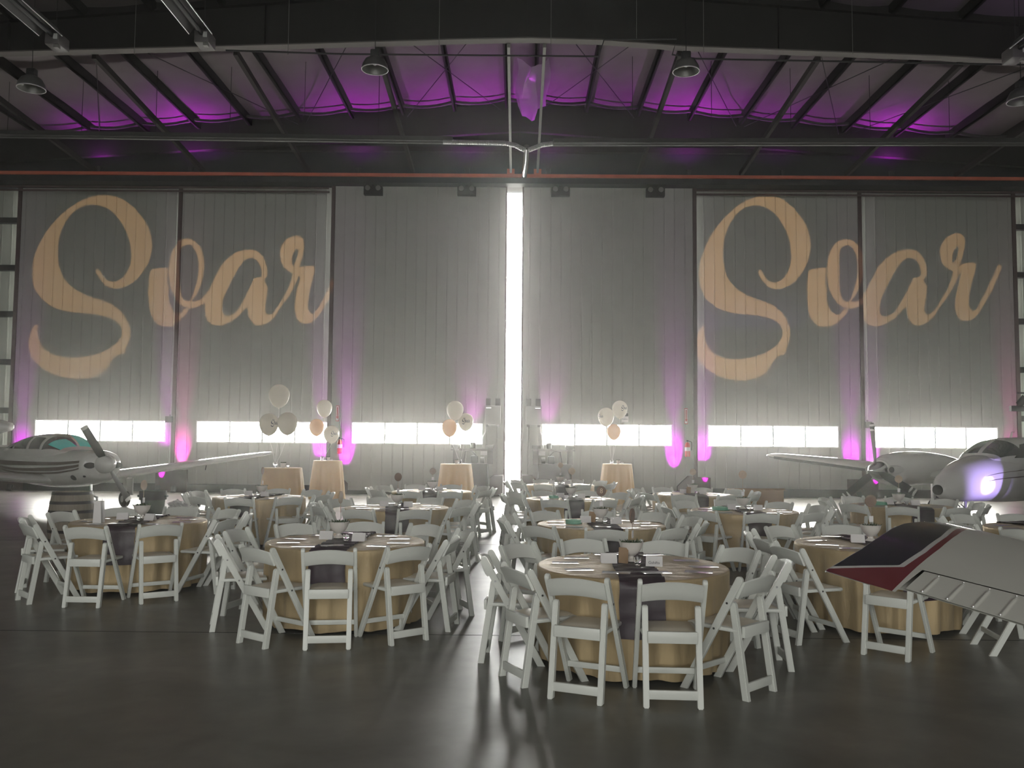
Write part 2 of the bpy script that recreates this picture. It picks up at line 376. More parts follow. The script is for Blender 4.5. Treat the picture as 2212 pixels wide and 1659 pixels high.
fl.build('flange', M_flange, mf, smooth=0)
fl = MB()
for a, b_ in zip(fx[:-1], fx[1:]): fl.bar((a, 0, ceil_z(a) - 0.26), (b_, 0, ceil_z(b_) - 0.26), 0.26, 0.03)
fl.build('top_flange', M_beam, mf, smooth=0)
st = MB()
for x in (-12.2, -6.1, 0.16, 6.1, 12.2): st.box((x - 0.015, -0.12, fbot(x)), (x + 0.015, 0.12, ceil_z(x) - 0.25))
st.build('stiffener', M_beam, mf, smooth=0)

# purlins
pr = None
names = []
for s in (-1, 1):
    for k, p in enumerate(PURL):
        x = s * p; z = ceil_z(x)
        m_ = MB().box((-0.055, -13.9, -0.27), (0.055, 28.6, 0.0)).box((-0.055 if s > 0 else 0, -13.9, -0.27), (0.0 if s > 0 else 0.055, 28.6, -0.24))
        o = m_.build('roof_purlin', M_beam, smooth=0, loc=(x, 0, z - 0.0))
        side = 'left' if s < 0 else 'right'
        ORD = ['', 'second', 'third', 'fourth', 'fifth', 'sixth', 'seventh', 'eighth', 'ninth', 'tenth', 'eleventh', 'twelfth']
        if k == 0: lab = 'black roof purlin just %s of the ridge' % side
        else: lab = '%s black roof purlin out from the ridge on the %s slope' % (ORD[k], side)
        tag(o, lab, 'beam', 'roof purlins')
# dark fold of insulation hanging before the far rafter
f_ = MB()
for a, b_ in zip(xs[:-1], xs[1:]):
    f_.tube([(a + (b_ - a) * k / 6, 27.35, ceil_z(a + (b_ - a) * k / 6) - 0.16 - 0.10 * math.sin(PI * k / 6)) for k in range(7)], 0.05, 6)
tag(f_.build('insulation_fold', mat('dark_insulation', (0.05, 0.045, 0.05), 0.8)), 'dark scalloped fold of roof insulation along the far end', 'insulation')

# struts from the frame down to the door header
for k, x in enumerate((-13.8, -10.25, -6.85, -3.45, -0.30, 0.56, 3.80, 7.10, 10.48, 14.0)):
    mid = abs(x) < 1; m_ = M_grey if mid else mat('strut_steel', (0.018, 0.015, 0.015), 0.7, spec=0.2)
    s_ = MB(); w_ = 0.07 if mid else 0.10
    s_.bar((x, 20.5, fbot(x) - 0.02), (x, 27.9, 10.36), w_, 0.16)
    o = s_.build('roof_strut', m_, smooth=0)
    if mid: MB().box((x - 0.12, 27.7, 10.26), (x + 0.12, 27.86, 10.44)).build('end_plate', M_rust, o, smooth=0)
    lab = ['steel strut at the far left above the doors', 'dark steel strut, second from the left above the doors', 'dark steel strut, third from the left above the doors',
           'dark steel strut, fourth from the left above the doors', 'grey channel strut left of the silver flue at the ridge', 'grey channel strut right of the silver flue at the ridge',
           'dark steel strut, fourth from the right above the doors', 'dark steel strut, third from the right above the doors', 'dark steel strut, second from the right above the doors', 'steel strut at the far right above the doors'][k]
    tag(o, lab, 'beam', 'struts above the doors')
# thin cross-bracing rods under the roof
q = 0
RL = ['leftmost', 'second from the left', 'third from the left', 'fourth from the left', 'just left of the ridge, falling to the right', 'just left of the ridge, falling to the left', 'just right of the ridge, falling to the right', 'just right of the ridge, falling to the left', 'fourth from the right', 'third from the right', 'second from the right', 'rightmost']
for q, (a, b_) in enumerate(((-10.4, -13.8), (-10.4, -7.1), (-3.8, -7.1), (-3.8, -0.5), (-0.5, -3.8), (0.5, 3.8), (3.8, 0.5), (3.8, 7.1), (7.1, 10.4), (10.4, 7.1), (13.8, 10.4))):
    o = MB().tube([(a, 20.8, ceil_z(a) - 0.32), (b_, 28.2, ceil_z(b_) - 0.32)], 0.012, 6).build('bracing_rod', M_dark)
    tag(o, 'thin black roof bracing rod, ' + RL[q], 'rod', 'roof bracing rods')

# ------------------------------------------------------------------ services under the roof
def ir_tube(x0, x1, z0, z1, Y, lab):
    e = empty('tube_heater', (0, Y, 0)); tag(e, lab, 'heater', 'tube heaters across the doors')
    r = MB()
    pr_ = [(-0.20, 0.0), (-0.12, 0.13), (0.12, 0.13), (0.20, 0.0), (0.19, -0.005), (0.11, 0.115), (-0.11, 0.115), (-0.19, -0.005)]
    d = Vector((x1 - x0, 0, z1 - z0))
    P = [[(x0, y, z0 + z) for y, z in pr_ + [pr_[0]]], [(x1, y, z1 + z) for y, z in pr_ + [pr_[0]]]]
    r.grid(P); r.build('reflector', M_refl, e, smooth=0)
    MB().tube([(x0, 0, z0 + 0.0), (x1, 0, z1 + 0.0)], 0.05, 12).build('heater_tube', mat('heater_steel', (0.12, 0.12, 0.12), 0.4, metal=0.8), e)
    MB().bar((x0, -0.19, z0 - 0.03), (x1, -0.19, z1 - 0.03), 0.012, 0.03).build('lip', M_alud, e, smooth=0)
    for k in range(1, 8):
        t = k / 8; x = x0 + (x1 - x0) * t; MB().tube([(x, 0, z0 + (z1 - z0) * t + 0.12), (x, 0, ceil_z(x))], 0.008, 5).build('hanger_wire', M_dark, e)
ir_tube(-18.5, -1.88, 10.16, 10.02, 24.0, 'long infrared tube heater left of the ridge, above the doors')
ir_tube(0.92, 18.5, 9.98, 10.10, 24.0, 'long infrared tube heater right of the ridge, above the doors')
fe = empty('flue_duct', (0.15, 24.0, 10.0)); tag(fe, 'silver Y-shaped flue duct joining the two tube heaters at the ridge', 'duct')
def corr(pts, r):
    pts = [Vector(p) for p in pts]; out, rs = [], []
    for a, b_ in zip(pts[:-1], pts[1:]):
        n_ = max(2, int((b_ - a).length / 0.025))
        for k in range(n_): out.append(a + (b_ - a) * k / n_); rs.append(r * (1.0 if len(out) % 2 else 0.86))
    return out, rs
a1, r1 = corr([(-2.3, 0, 0.03), (-0.6, 0, 0.01), (-0.3, 0, -0.05), (0.0, 0, -0.2)], 0.07); MB().tube(a1, r1, 10).build('flex_arm', M_alu, fe)
a1, r1 = corr([(0.75, 0, 0.0), (0.45, 0, -0.04), (0.05, 0, -0.2)], 0.07); MB().tube(a1, r1, 10).build('flex_arm', M_alu, fe)
MB().tube([(0.02, 0, -0.1), (0.02, 0.6, -0.2), (-0.02, 3.6, 0.15)], 0.085, 14).build('flue_pipe', M_chrome, fe)

# heaters running towards the camera
for px, py, lab in ((115, 84, 'infrared heater with burner box in the top left corner'), (437, 80, 'infrared heater with burner box, right of the corner one'), (2200, 112, 'infrared heater with burner box at the top right edge')):
    p = at_depth(px, py, 17)
    e = empty('overhead_heater', p); tag(e, lab, 'heater', 'overhead infrared heaters')
    MB().cbox((0, 0.15, 0), (0.30, 0.42, 0.26), bev=0.03).build('burner_box', M_dgrey, e)
    MB().cbox((0.08, -0.075, 0.02), (0.08, 0.02, 0.11)).build('warning_plate', M_lgrey, e, smooth=0)
    MB().cbox((0.08, 0.0, -0.16), (0.09, 0.10, 0.06)).build('gas_valve', M_grey, e, smooth=0)
    r = MB(); pr_ = [(-0.23, 0.0), (-0.13, 0.16), (0.13, 0.16), (0.23, 0.0), (0.215, -0.005), (0.12, 0.145), (-0.12, 0.145), (-0.215, -0.005), (-0.23, 0)]
    r.grid([[(x, y, z + 0.02) for x, z in pr_] for y in (-0.1, -9.0)]); r.build('reflector', M_refl, e, smooth=0)
    MB().tube([(0, -0.05, 0.06), (0, -9.0, 0.06)], 0.05, 10).build('heater_tube', M_dark, e)
    for sx_ in (-0.23, 0.23): MB().bar((sx_, -0.1, 0.02), (sx_, -9.0, 0.02), 0.012, 0.02).build('lip', M_alu, e, smooth=0)
    for y in (0.1, -3, -6): MB().tube([(0, y, 0.12), (0, y, ceil_z(p.x) - p.z)], 0.008, 5).build('hanger_wire', M_dark, e)

# high-bay lamps
proto = None
for i, (px, py, lab) in enumerate(((810, 137, 'unlit bell-shaped hanging lamp left of the ridge'), (1482, 141, 'unlit bell-shaped hanging lamp right of the ridge'),
                                   (68, 178, 'unlit bell-shaped hanging lamp near the top left corner'), (2206, 205, 'unlit bell-shaped hanging lamp at the right edge'))):
    p = at_depth(px, py, 19)
    if proto is None:
        e = proto = empty('high_bay_lamp')
        MB().lathe([(0.285, -0.14), (0.295, -0.13), (0.28, -0.04), (0.22, 0.07), (0.13, 0.13), (0.09, 0.14), (0.085, 0.15)], 28, cap=False).build('shade', M_lampshell, e)
        MB().lathe([(0.28, -0.135), (0.265, -0.04), (0.2, 0.06), (0.10, 0.12), (0.01, 0.13)], 28, cap=False).build('reflector', M_lampin, e)
        MB().lathe([(0.3, -0.15), (0.3, -0.13), (0.285, -0.13), (0.285, -0.15), (0.3, -0.15)], 28, cap=False).build('rim', M_alu, e)
        MB().tube([(0, 0, 0.12), (0, 0, 0.02), (0, 0, -0.04)], [0.035, 0.06, 0.03], 12).build('bulb', M_lampshell, e)
        MB().cbox((0, 0, 0.22), (0.2, 0.16, 0.17), bev=0.03).build('ballast', M_dark, e)
    else: e = copy_tree(proto)
    e.location = p; tag(e, lab, 'lamp', 'high-bay lamps')
    MB().tube([(0, 0, 0.3), (0, 0, ceil_z(p.x) - p.z)], 0.008, 5).build('cable', M_dark, e)

# horizontal conduit hung below the frame, and its drop wires
cp = empty('conduit', (0, 20.1, 0)); tag(cp, 'thin dark conduit hung level below the roof frame', 'pipe')
def cpt(px, py): p = at_depth(px, py, 20.1); return (p.x, 0, p.z)
MB().tube([cpt(488, 109), cpt(745, 117), cpt(1293, 122), cpt(1305, 86), cpt(1462, 84), cpt(1452, 118), cpt(1500, 127), cpt(2212, 140)], 0.022, 8).build('pipe', M_dark, cp)
for px in (290, 622, 948, 1190, 1375, 1520, 1842):
    a = at_depth(px, 118, 20.1); MB().tube([(a.x, 0, a.z if px != 1375 else a.z + 0.35), (a.x, 0, ceil_z(a.x))], 0.007, 5).build('drop_wire', M_grey, cp)
# torn plastic sheet by the ridge
ps = MB(); P = []
for i in range(9):
    row = []
    for k in range(13):
        t = k / 12; u = i / 8
        row.append((-0.12 + 0.95 * u + 0.05 * math.sin(7 * t + 5 * u), 24.0 + 3.2 * t, 12.45 - 0.25 * math.sin(PI * u) - (0.35 * t if 0.1 < u < 0.7 else 0.1 * t) + 0.04 * math.sin(13 * u + 4 * t)))
    P.append(row)
ps.grid(P); tag(ps.build('plastic_sheet', M_poly), 'torn translucent plastic sheet hanging at the roof ridge', 'sheet')

# ------------------------------------------------------------------ door machinery, signs, housings
def mirror_x(s, x): return s * x
for s, lab in ((-1, 'left'), (1, 'right')):
    cx = -0.16
    def X(d): return cx + s * d          # distance from the gap centre
    def bx(mb_, d0, d1, y0, y1, z0, z1, bev=0.0): return mb_.box((min(X(d0), X(d1)), y0, z0), (max(X(d0), X(d1)), y1, z1), bev=bev)
    e = empty('electrical_panel', (0, 0, 0)); tag(e, 'grey electrical panel on the door leaf just %s of the bright gap' % lab, 'electrical box', 'door control panels')
    bx(MB(), 0.40, 0.90, 27.95, 28.15, 2.25, 2.85, 0.01).build('enclosure', M_lgrey, e)
    for d in (0.42, 0.72): bx(MB(), d, d + 0.15, 27.98, 28.16, 2.85, 3.08).build('breaker_box', M_dgrey, e, smooth=0)
    for d in (0.44, 0.78): bx(MB(), d, d + 0.08, 28.05, 28.18, 2.18, 2.25).build('mounting_foot', M_grey, e, smooth=0)
    bx(MB(), 0.70, 0.86, 27.935, 27.95, 2.77, 2.785).build('latch', M_chrome, e, smooth=0)
    c0 = 0.86; MB().tube([(X(c0), 28.1, 2.2), (X(c0 + 0.02), 28.1, 2.0), (X(c0 + 0.10), 28.1, 1.85), (X(c0 + 0.10), 28.1, 1.5)], 0.018, 6).build('white_conduit', M_pvc, e)
    # drive unit
    e = empty('door_drive_unit', (0, 0, 0)); tag(e, 'grey door drive cabinet and motor frame just %s of the bright gap' % lab, 'machinery', 'door drive units')
    bx(MB(), 0.80 if s > 0 else 0.78, 1.85, 27.55, 28.12, 0.04, 1.02, 0.015).build('cabinet', M_dgrey, e)
    bx(MB(), 0.62, 1.95, 27.7, 27.8, 1.42, 1.48).build('top_rail', M_grey, e, smooth=0)
    for d in (0.64, 1.72): bx(MB(), d, d + 0.16, 27.7, 28.1, 1.0, 1.5).build('post', M_dgrey, e, smooth=0)
    for d in (0.60, 1.66): bx(MB(), d, d + 0.28, 27.68, 28.1, 1.5, 1.6).build('motor_cap', M_dgrey, e, smooth=0)
    bx(MB(), 1.1, 1.32, 27.75, 28.0, 1.02, 1.26, 0.03).build('motor', M_bin, e)
    bx(MB(), 0.82, 1.02, 27.85, 27.98, 1.28, 1.40).build('junction_box', M_pvc, e, smooth=0)
    MB().tube([(X(0.9), 27.8, 1.12), (X(1.02), 27.8, 1.12)], 0.1, 16).build('gearbox', M_grey, e)
    MB().tube([(X(1.15), 27.8, 1.26), (X(1.3), 27.8, 1.42), (X(1.5), 27.8, 1.4), (X(1.55), 27.8, 1.05)], 0.012, 6).build('cable', M_dark, e)
    e = MB(); q = [(X(0.30), 0.02), (X(0.30), 0.66), (X(0.60), 0.66), (X(0.72), 0.56), (X(0.72), 0.02)]
    e.prism(q if s > 0 else q[::-1], 27.5, 28.12); tag(e.build('wheel_housing', M_maroon, smooth=0), 'dark wheel housing at the foot of the door just %s of the gap' % lab, 'door housing', 'door wheel housings')

for x, Y, w_, h_, cut, lab in ((-11.15, 28.68, 1.0, 0.72, 0, 'dark maroon wheel housing at the seam behind the left aircraft wing'), (5.6, 28.45, 1.05, 0.62, 1, 'maroon wheel housing with a sloped corner, right of the middle'),
                               (11.05, 28.68, 0.95, 0.6, 0, 'dark maroon wheel housing behind the propeller of the right aircraft'), (-5.95, 28.45, 1.05, 0.62, -1, 'maroon wheel housing behind the second cocktail table'),
                               (-16.5, 28.9, 0.8, 0.7, 0, 'dark wheel housing at the far left door edge'), (16.2, 28.9, 0.8, 0.7, 0, 'dark wheel housing at the far right door edge')):
    a, b_ = x - w_ / 2, x + w_ / 2
    q = [(a, 0.0), (b_, 0.0), (b_, h_), (a, h_)]
    if cut == 1: q = [(a, 0), (b_, 0), (b_, h_ + 0.0), (x, h_), (x, h_ + 0.05), (a + 0.33, h_ + 0.05), (a, h_ - 0.28)]
    if cut == -1: q = [(a, 0), (b_, 0), (b_, h_ - 0.28), (b_ - 0.33, h_ + 0.05), (x, h_ + 0.05), (x, h_), (a, h_)]
    o = MB().prism(q, Y - 0.35, Y + 0.12).build('wheel_housing', M_maroon, smooth=0)
    tag(o, lab, 'door housing', 'door wheel housings')
for px, py, D, lab in ((366, 906, 28.5, 'small black box beside the left door seam, above the aircraft wing'), (1875, 918, 28.5, 'small black box beside the right door seam, above the propeller')):
    p = at_depth(px, py, D - 0.1); o = MB().cbox((0, 0, 0), (0.22, 0.16, 0.2), bev=0.01).build('contact_box', M_dark, loc=p); tag(o, lab, 'box', 'door contact boxes')
    MB().box((-0.02, 0.0, 0.08), (0.02, 0.06, 0.16)).build('bracket', M_grey, o, smooth=0)
for px, py, lab in ((729, 893, 'narrow red-edged fire sign beside the seam left of the middle'), (1482, 899, 'narrow red-edged fire sign beside the seam right of the middle')):
    p = at_depth(px, py, 28.15); e = empty('fire_sign', p); tag(e, lab, 'sign', 'fire equipment signs')
    MB().cbox((0, 0, 0), (0.10, 0.012, 0.50)).build('plate', M_signr, e, smooth=0)
    MB().cbox((0, -0.008, 0), (0.075, 0.006, 0.46)).build('face', M_paper, e, smooth=0)
    MB().prism([(-0.015, 0.2), (0.015, 0.2), (0.015, -0.1), (0.035, -0.1), (0, -0.19), (-0.035, -0.1), (-0.015, -0.1)], -0.016, -0.011).build('arrow', M_signr, e, smooth=0)
for px, py, lab in ((734, 950, 'red fire extinguisher behind the second balloon group'), (1485, 950, 'red fire extinguisher on the wall right of the middle')):
    p = at_depth(px, py, 28.11); e = empty('fire_extinguisher', (p.x, p.y, 1.28)); tag(e, lab, 'fire extinguisher', 'fire extinguishers')
    MB().lathe([(0.0, 0), (0.08, 0), (0.085, 0.03), (0.085, 0.36), (0.06, 0.43), (0.025, 0.46), (0.0, 0.46)], 16).build('cylinder', M_signr, e)
    MB().lathe([(0.087, 0.18), (0.087, 0.3)], 16, cap=False).build('white_label', M_paper, e)
    MB().cbox((0, 0, 0.50), (0.05, 0.1, 0.05)).build('valve', M_dark, e, smooth=0)
    MB().tube([(0.03, 0, 0.5), (0.13, 0, 0.46), (0.13, 0, 0.2)], 0.014, 6).build('hose', M_black, e)
def text_mesh(txt, size, shear=0.0):
    cu = bpy.data.curves.new('t', 'FONT'); cu.body = txt; cu.size = size; cu.shear = shear; cu.align_x = 'CENTER'; cu.align_y = 'CENTER'; cu.extrude = 0.0; cu.resolution_u = 3
    o = bpy.data.objects.new('t', cu); me = bpy.data.meshes.new_from_object(o); 
    v = [tuple(x.co) for x in me.vertices]; f = [tuple(p.vertices) for p in me.polygons]
    bpy.data.objects.remove(o); bpy.data.curves.remove(cu); bpy.data.meshes.remove(me)
    return v, f
p = at_depth(1350, 902, 28.15); e = empty('wall_sign', p); tag(e, 'small white and black notice sign above the middle-right window', 'sign')
MB().cbox((0, 0, 0), (0.22, 0.01, 0.30)).build('plate', M_paper, e, smooth=0)
v, f = text_mesh('Cables', 0.068); MB().add([(a, -0.008, b_ - 0.05) for a, b_, _ in v], f).build('lettering', M_ink, e, smooth=0)
MB().cbox((0, -0.007, 0.09), (0.21, 0.004, 0.1)).build('black_band', M_ink, e, smooth=0)

# ------------------------------------------------------------------ magenta uplights at the door seams
MAG = (0.88, 0.01, 1.0)
def par_can(loc, tgt, power, col, angle, lab, blend=0.5, grp='uplights along the doors'):
    e = empty('uplight', loc); tag(e, lab, 'light fixture', grp)
    d = (Vector(tgt) - Vector(loc)).normalized(); q = d.to_track_quat('Z', 'Y').to_matrix().to_4x4()
    MB().lathe([(0.05, -0.13), (0.075, -0.12), (0.085, 0.03), (0.09, 0.05), (0.08, 0.05), (0.07, 0.0)], 14, M=q, cap=False).build('can', M_black, e)
    MB().box((-0.09, -0.05, -0.13), (0.09, 0.05, -0.11)).build('yoke', M_black, e, smooth=0)
    l = spot_light('uplight_beam', Vector(loc) + d * 0.07, tgt, power, col, angle, blend, 0.04)
    return e
UP = [(-16.2, 28.7, 'far left door edge'), (-11.45, 28.7, 'left side of the left aircraft seam'), (-10.85, 28.45, 'right side of the left aircraft seam'),
      (-6.35, 28.45, 'left side of the seam behind the balloons'), (-5.50, 28.2, 'right side of the seam behind the balloons'), (4.98, 28.2, 'left side of the seam right of the middle'),
      (5.95, 28.45, 'right side of the seam right of the middle'), (10.72, 28.45, 'left side of the seam behind the propeller'), (11.45, 28.7, 'right side of the seam behind the propeller'), (16.0, 28.7, 'far right door edge')]
for k, (x, Y, lab) in enumerate(UP):
    c_ = MAG if k not in (2, 9) else (1.0, 0.06, 0.55)
    par_can((x, Y - 0.62, 0.15), (x, Y, 1.40), 850 if k not in (4, 5) else 1100, c_, 27, 'small black floor uplight, ' + lab, 1.0)
    spot_light('uplight_beam', (x, Y - 0.60, 0.25), (x, Y + 0.02, 4.2), 600 if k not in (4, 5) else 800, c_, 16, 1.0, 0.03)
for x, lab in ((-1.42, 'small black uplight high on the drive frame left of the gap'), (0.98, 'small black uplight high on the drive frame right of the gap')):
    par_can((x, 27.75, 1.61), (x, 28.35, 4.2), 170, (0.9, 0.2, 0.85), 44, lab, 1.0)
for x, w_, lab in ((-13.6, 60, 'first from the left'), (-10.6, 150, 'second from the left'), (-5.2, 150, 'third from the left'), (-1.7, 170, 'left of the ridge'), (0.9, 120, 'right of the ridge'), (5.4, 190, 'third from the right'), (8.4, 50, 'second from the right'), (11.9, 150, 'first from the right')):
    par_can((x, 27.78, 10.41), (x, 27.55, 12.4), w_ * 1.3, (0.80, 0.03, 1.0), 150, 'small black uplight on the door track, ' + lab, 0.9, 'uplights on the door track')
par_can((15.2, 13.0, 2.6), (12.5, 15.5, 12), 900, (0.65, 0.25, 1.0), 60, 'small black uplight beyond the right edge, aimed at the roof', 1.0, 'uplights by the right wall')

# ------------------------------------------------------------------ the projected word: stencil plates in two projectors
def smooth_poly(p, it=2):
    p = [np.array(q, float) for q in p]
    for _ in range(it):
        n_ = len(p); out = []
        for i in range(n_):
            a, b_, c, d = p[i - 1], p[i], p[(i + 1) % n_], p[(i + 2) % n_]
            out.append(b_); out.append((-a + 9 * b_ + 9 * c - d) / 16)
        p = out
    return np.array(p)
S_ = [(600,580),(583,585),(590,610),(620,655),(660,690),(710,702),(770,690),(830,655),(880,600),(915,540),(935,470),(938,410),(920,330),(880,260),(820,190),(750,140),(680,117),(610,115),(540,130),(470,160),(400,210),(330,275),(270,350),(225,430),(195,510),(183,590),(190,670),(215,730),(260,780),(320,820),(400,845),(480,855),(560,862),(630,875),(690,895),(730,925),(748,960),(745,1000),(715,1045),(660,1085),(590,1115),(500,1133),(420,1137),(340,1125),(280,1095),(240,1050),(222,1000),(218,960),(226,932),(205,930),(180,965),(162,1020),(162,1080),(185,1140),(230,1190),(300,1235),(380,1260),(470,1272),(550,1262),(610,1240),(650,1210),(665,1185),(690,1150),(720,1120),(765,1110),(772,1080),(795,1030),(802,970),(785,910),(750,855),(690,805),(620,775),(540,750),(470,715),(410,670),(370,610),(350,540),(345,460),(355,380),(385,300),(430,235),(480,195),(530,178),(580,175),(640,190),(700,230),(750,300),(790,380),(805,460),(805,530),(785,590),(750,635),(710,657),(670,655),(635,630),(612,595)]
O_A = [(925,600),(950,578),(1000,573),(1035,573),(1037,610),(1032,650),(1045,700),(1040,740),(1050,800),(1075,845),(1110,865),(1140,855),(1148,838),(1180,832),(1165,865),(1130,900),(1090,930),(1040,942),(990,935),(950,900),(925,840),(915,760),(915,680)]
O_B = [(1045,560),(1060,480),(1090,430),(1130,400),(1180,393),(1220,410),(1255,450),(1275,510),(1278,570),(1270,640),(1252,700),(1225,750),(1200,782),(1235,783),(1275,755),(1320,705),(1330,760),(1270,805),(1220,827),(1170,827),(1120,800),(1080,750),(1055,690),(1043,620)]
O_H = [(1128,470),(1150,440),(1190,432),(1220,465),(1240,520),(1243,600),(1228,680),(1205,750),(1185,783),(1155,778),(1133,740),(1126,660),(1124,560)]
A_B = [(1283,830),(1290,760),(1310,715),(1345,640),(1380,570),(1430,515),(1490,475),(1560,460),(1610,470),(1650,510),(1672,570),(1675,625),(1655,655),(1677,700),(1670,760),(1662,830),(1668,862),(1690,870),(1720,850),(1760,790),(1800,720),(1825,660),(1838,610),(1878,600),(1860,660),(1820,740),(1770,810),(1730,870),(1715,890),(1680,920),(1640,938),(1600,935),(1570,905),(1555,860),(1550,822),(1520,852),(1480,892),(1430,922),(1390,938),(1350,938),(1310,920),(1290,880)]
A_H = [(1392,830),(1400,770),(1430,700),(1460,640),(1500,570),(1540,525),(1580,515),(1615,535),(1635,580),(1637,630),(1595,640),(1575,680),(1545,740),(1515,800),(1480,852),(1450,872),(1420,880),(1398,862)]
R_L = [(1760,520),(1755,470),(1775,420),(1815,385),(1860,373),(1895,390),(1907,430),(1900,490),(1880,560),(1862,606),(1838,612),(1800,590),(1770,560)]
R_H = [(1832,510),(1842,480),(1862,455),(1870,478),(1855,530),(1838,562),(1830,545)]
R_S = [(1875,580),(1905,565),(1968,567),(1970,610),(1950,680),(1935,760),(1930,820),(1945,855),(1965,865),(2000,820),(2040,750),(2070,690),(2090,665),(2108,660),(2100,705),(2060,780),(2010,860),(1970,905),(1930,927),(1885,922),(1860,890),(1847,840),(1850,780),(1865,700),(1882,640),(1862,600)]
TAIL = [(2050,740),(2075,690),(2100,640),(2125,585),(2150,590),(2140,625),(2110,690),(2075,760)]
def raster(nx, ny, x0, x1, y0, y1, warp=None, tail=False):
    xs_ = x0 + (np.arange(nx) + 0.5) * (x1 - x0) / nx; ys_ = y0 + (np.arange(ny) + 0.5) * (y1 - y0) / ny
    def fill(poly):
        q = smooth_poly(poly)
        if warp: q = np.array([warp(a, b_) for a, b_ in q])
        m = np.zeros((ny, nx), bool); X1, Y1 = q[:, 0], q[:, 1]; X2, Y2 = np.roll(X1, -1), np.roll(Y1, -1)
        for i, y in enumerate(ys_):
            c = ((Y1 <= y) != (Y2 <= y))
            xi = np.sort(X1[c] + (y - Y1[c]) / (Y2[c] - Y1[c]) * (X2[c] - X1[c]))
            for a, b_ in zip(xi[::2], xi[1::2]): m[i] |= (xs_ >= a) & (xs_ < b_)
        return m
    img = fill(S_) | (fill(O_A))
    img |= fill(O_B); img &= ~fill(O_H); a = fill(A_B) & ~fill(A_H); img |= a
    r = fill(R_L) & ~fill(R_H); img |= r; img |= fill(R_S)
    if tail: img |= fill(TAIL)
    return img
def runs(row, val):
    out = []; n_ = len(row); i = 0
    while i < n_:
        if row[i] == val:
            k = i
            while k < n_ and row[k] == val: k += 1
            out.append((i, k)); i = k
        else: i += 1
    return out
def warpR(x, y):
    x2 = np.interp(x, [100, 160, 935, 1280, 1675, 1970, 2150], [98, 158, 875, 1210, 1620, 1925, 2090])
    return (x2, y + np.interp(x, [160, 900, 1280, 1675, 1905, 2100], [14, 5, 0, -8, -24, -30]))
def projector(L, img, box, crop, lab, power):
    x0, x1, y0, y1 = box; ox, oy, s_ = crop; ny, nx = img.shape; L = Vector(L); K = 0.5 / 31.0; m = MB()
    def pt(cx_, cy_): w_ = at_depth(ox + cx_ * s_, oy + cy_ * s_, 28.35); return L + (w_ - L) * K
    def quad(xa, xb, ya, yb): m.add([pt(xa, ya), pt(xb, ya), pt(xb, yb), pt(xa, yb)], [(0, 1, 2, 3)])
    for i in range(ny):
        ya, yb = y0 + (y1 - y0) * i / ny, y0 + (y1 - y0) * (i + 1.05) / ny
        for a, b_ in runs(img[i], False): quad(x0 + (x1 - x0) * a / nx, x0 + (x1 - x0) * b_ / nx, ya, yb)
    E_ = 5000
    quad(x0 - E_, x1 + E_, y0 - E_, y0); quad(x0 - E_, x1 + E_, y1, y1 + E_); quad(x0 - E_, x0, y0, y1); quad(x1, x1 + E_, y0, y1)
    e = empty('stencil_projector', L); tag(e, lab, 'projector', 'stencil projectors')
    o = m.build('stencil_plate', M_black, smooth=0); o.parent = e; o.matrix_parent_inverse = Matrix.Translation(-L)
    c = at_depth(ox + (x0 + x1) / 2 * s_, oy + (y0 + y1) / 2 * s_, 28.35); d = (c - L).normalized(); q = d.to_track_quat('Z', 'Y').to_matrix().to_4x4()
    MB().tube([d * -0.45, d * -0.06], 0.11, 16).build('lamp_housing', M_black, e)
    MB().tube([(0, -0.3, -0.1), (0, -0.3, -L.z)], 0.025, 8).build('pole', M_black, e)
    spot_light('stencil_lamp', L, c, power, (1.0, 0.55, 0.22), 27, 0.05, 0.0005)
bx_ = (100, 2200, 80, 1320)
projector((-7.5, -1.2, 4.2), raster(700, 413, *bx_), bx_, (0, 380, 760 / 2212), 'black projector on a pole throwing the left word', 19000)
projector((7.5, -1.2, 4.2), raster(700, 413, *bx_, warp=warpR, tail=True), bx_, (1450, 380, 762 / 2212), 'black projector on a pole throwing the right word', 19000)
# ------------------------------------------------------------------ white folding chair
def slant_bar(mb, p0, p1, tx, w, x, round_top=True, mi=0):
    """flat bar in a vertical plane at side offset x; p = (y, z); w across, tx thick along x; rounded upper end."""
    p0, p1 = Vector((p0[0], p0[1])), Vector((p1[0], p1[1])); d = (p1 - p0).normalized(); nrm = Vector((-d.y, d.x))
    foot = p0.y   # cut level at the floor
    pts = []
    for s in (-1, 1):
        q = p0 + nrm * (s * w / 2); q = q - d * ((q.y - foot) / d.y); pts.append(q)
    out = [pts[0]]
    out.append(p0 + nrm * (-w / 2) + d * ((p1 - p0).length - w / 2))
    if round_top:
        for k in range(1, 6):
            a = PI * k / 6; out.append(p1 - d * (w / 2) + (-nrm * math.cos(a) + d * math.sin(a)) * (w / 2))
    out.append(p0 + nrm * (w / 2) + d * ((p1 - p0).length - w / 2)); out.append(pts[1])
    poly = [(q.x, q.y) for q in out]
    bm = bmesh.new(); n_ = len(poly)
    va = [bm.verts.new((x - tx / 2, a, b_)) for a, b_ in poly]; vb = [bm.verts.new((x + tx / 2, a, b_)) for a, b_ in poly]
    fa = bm.faces.new(va); fb = bm.faces.new(vb[::-1])
    for i in range(n_): bm.faces.new((va[i], vb[i], vb[(i + 1) % n_], va[(i + 1) % n_]))
    eds = [e for e in bm.edges if (e in fa.edges or e in fb.edges)]
    bmesh.ops.bevel(bm, geom=eds, offset=0.005, segments=2, affect='EDGES')
    bm.verts.index_update(); mb.add([v.co.copy() for v in bm.verts], [[v.index for v in f.verts] for f in bm.faces], mi); bm.free()
    return mb
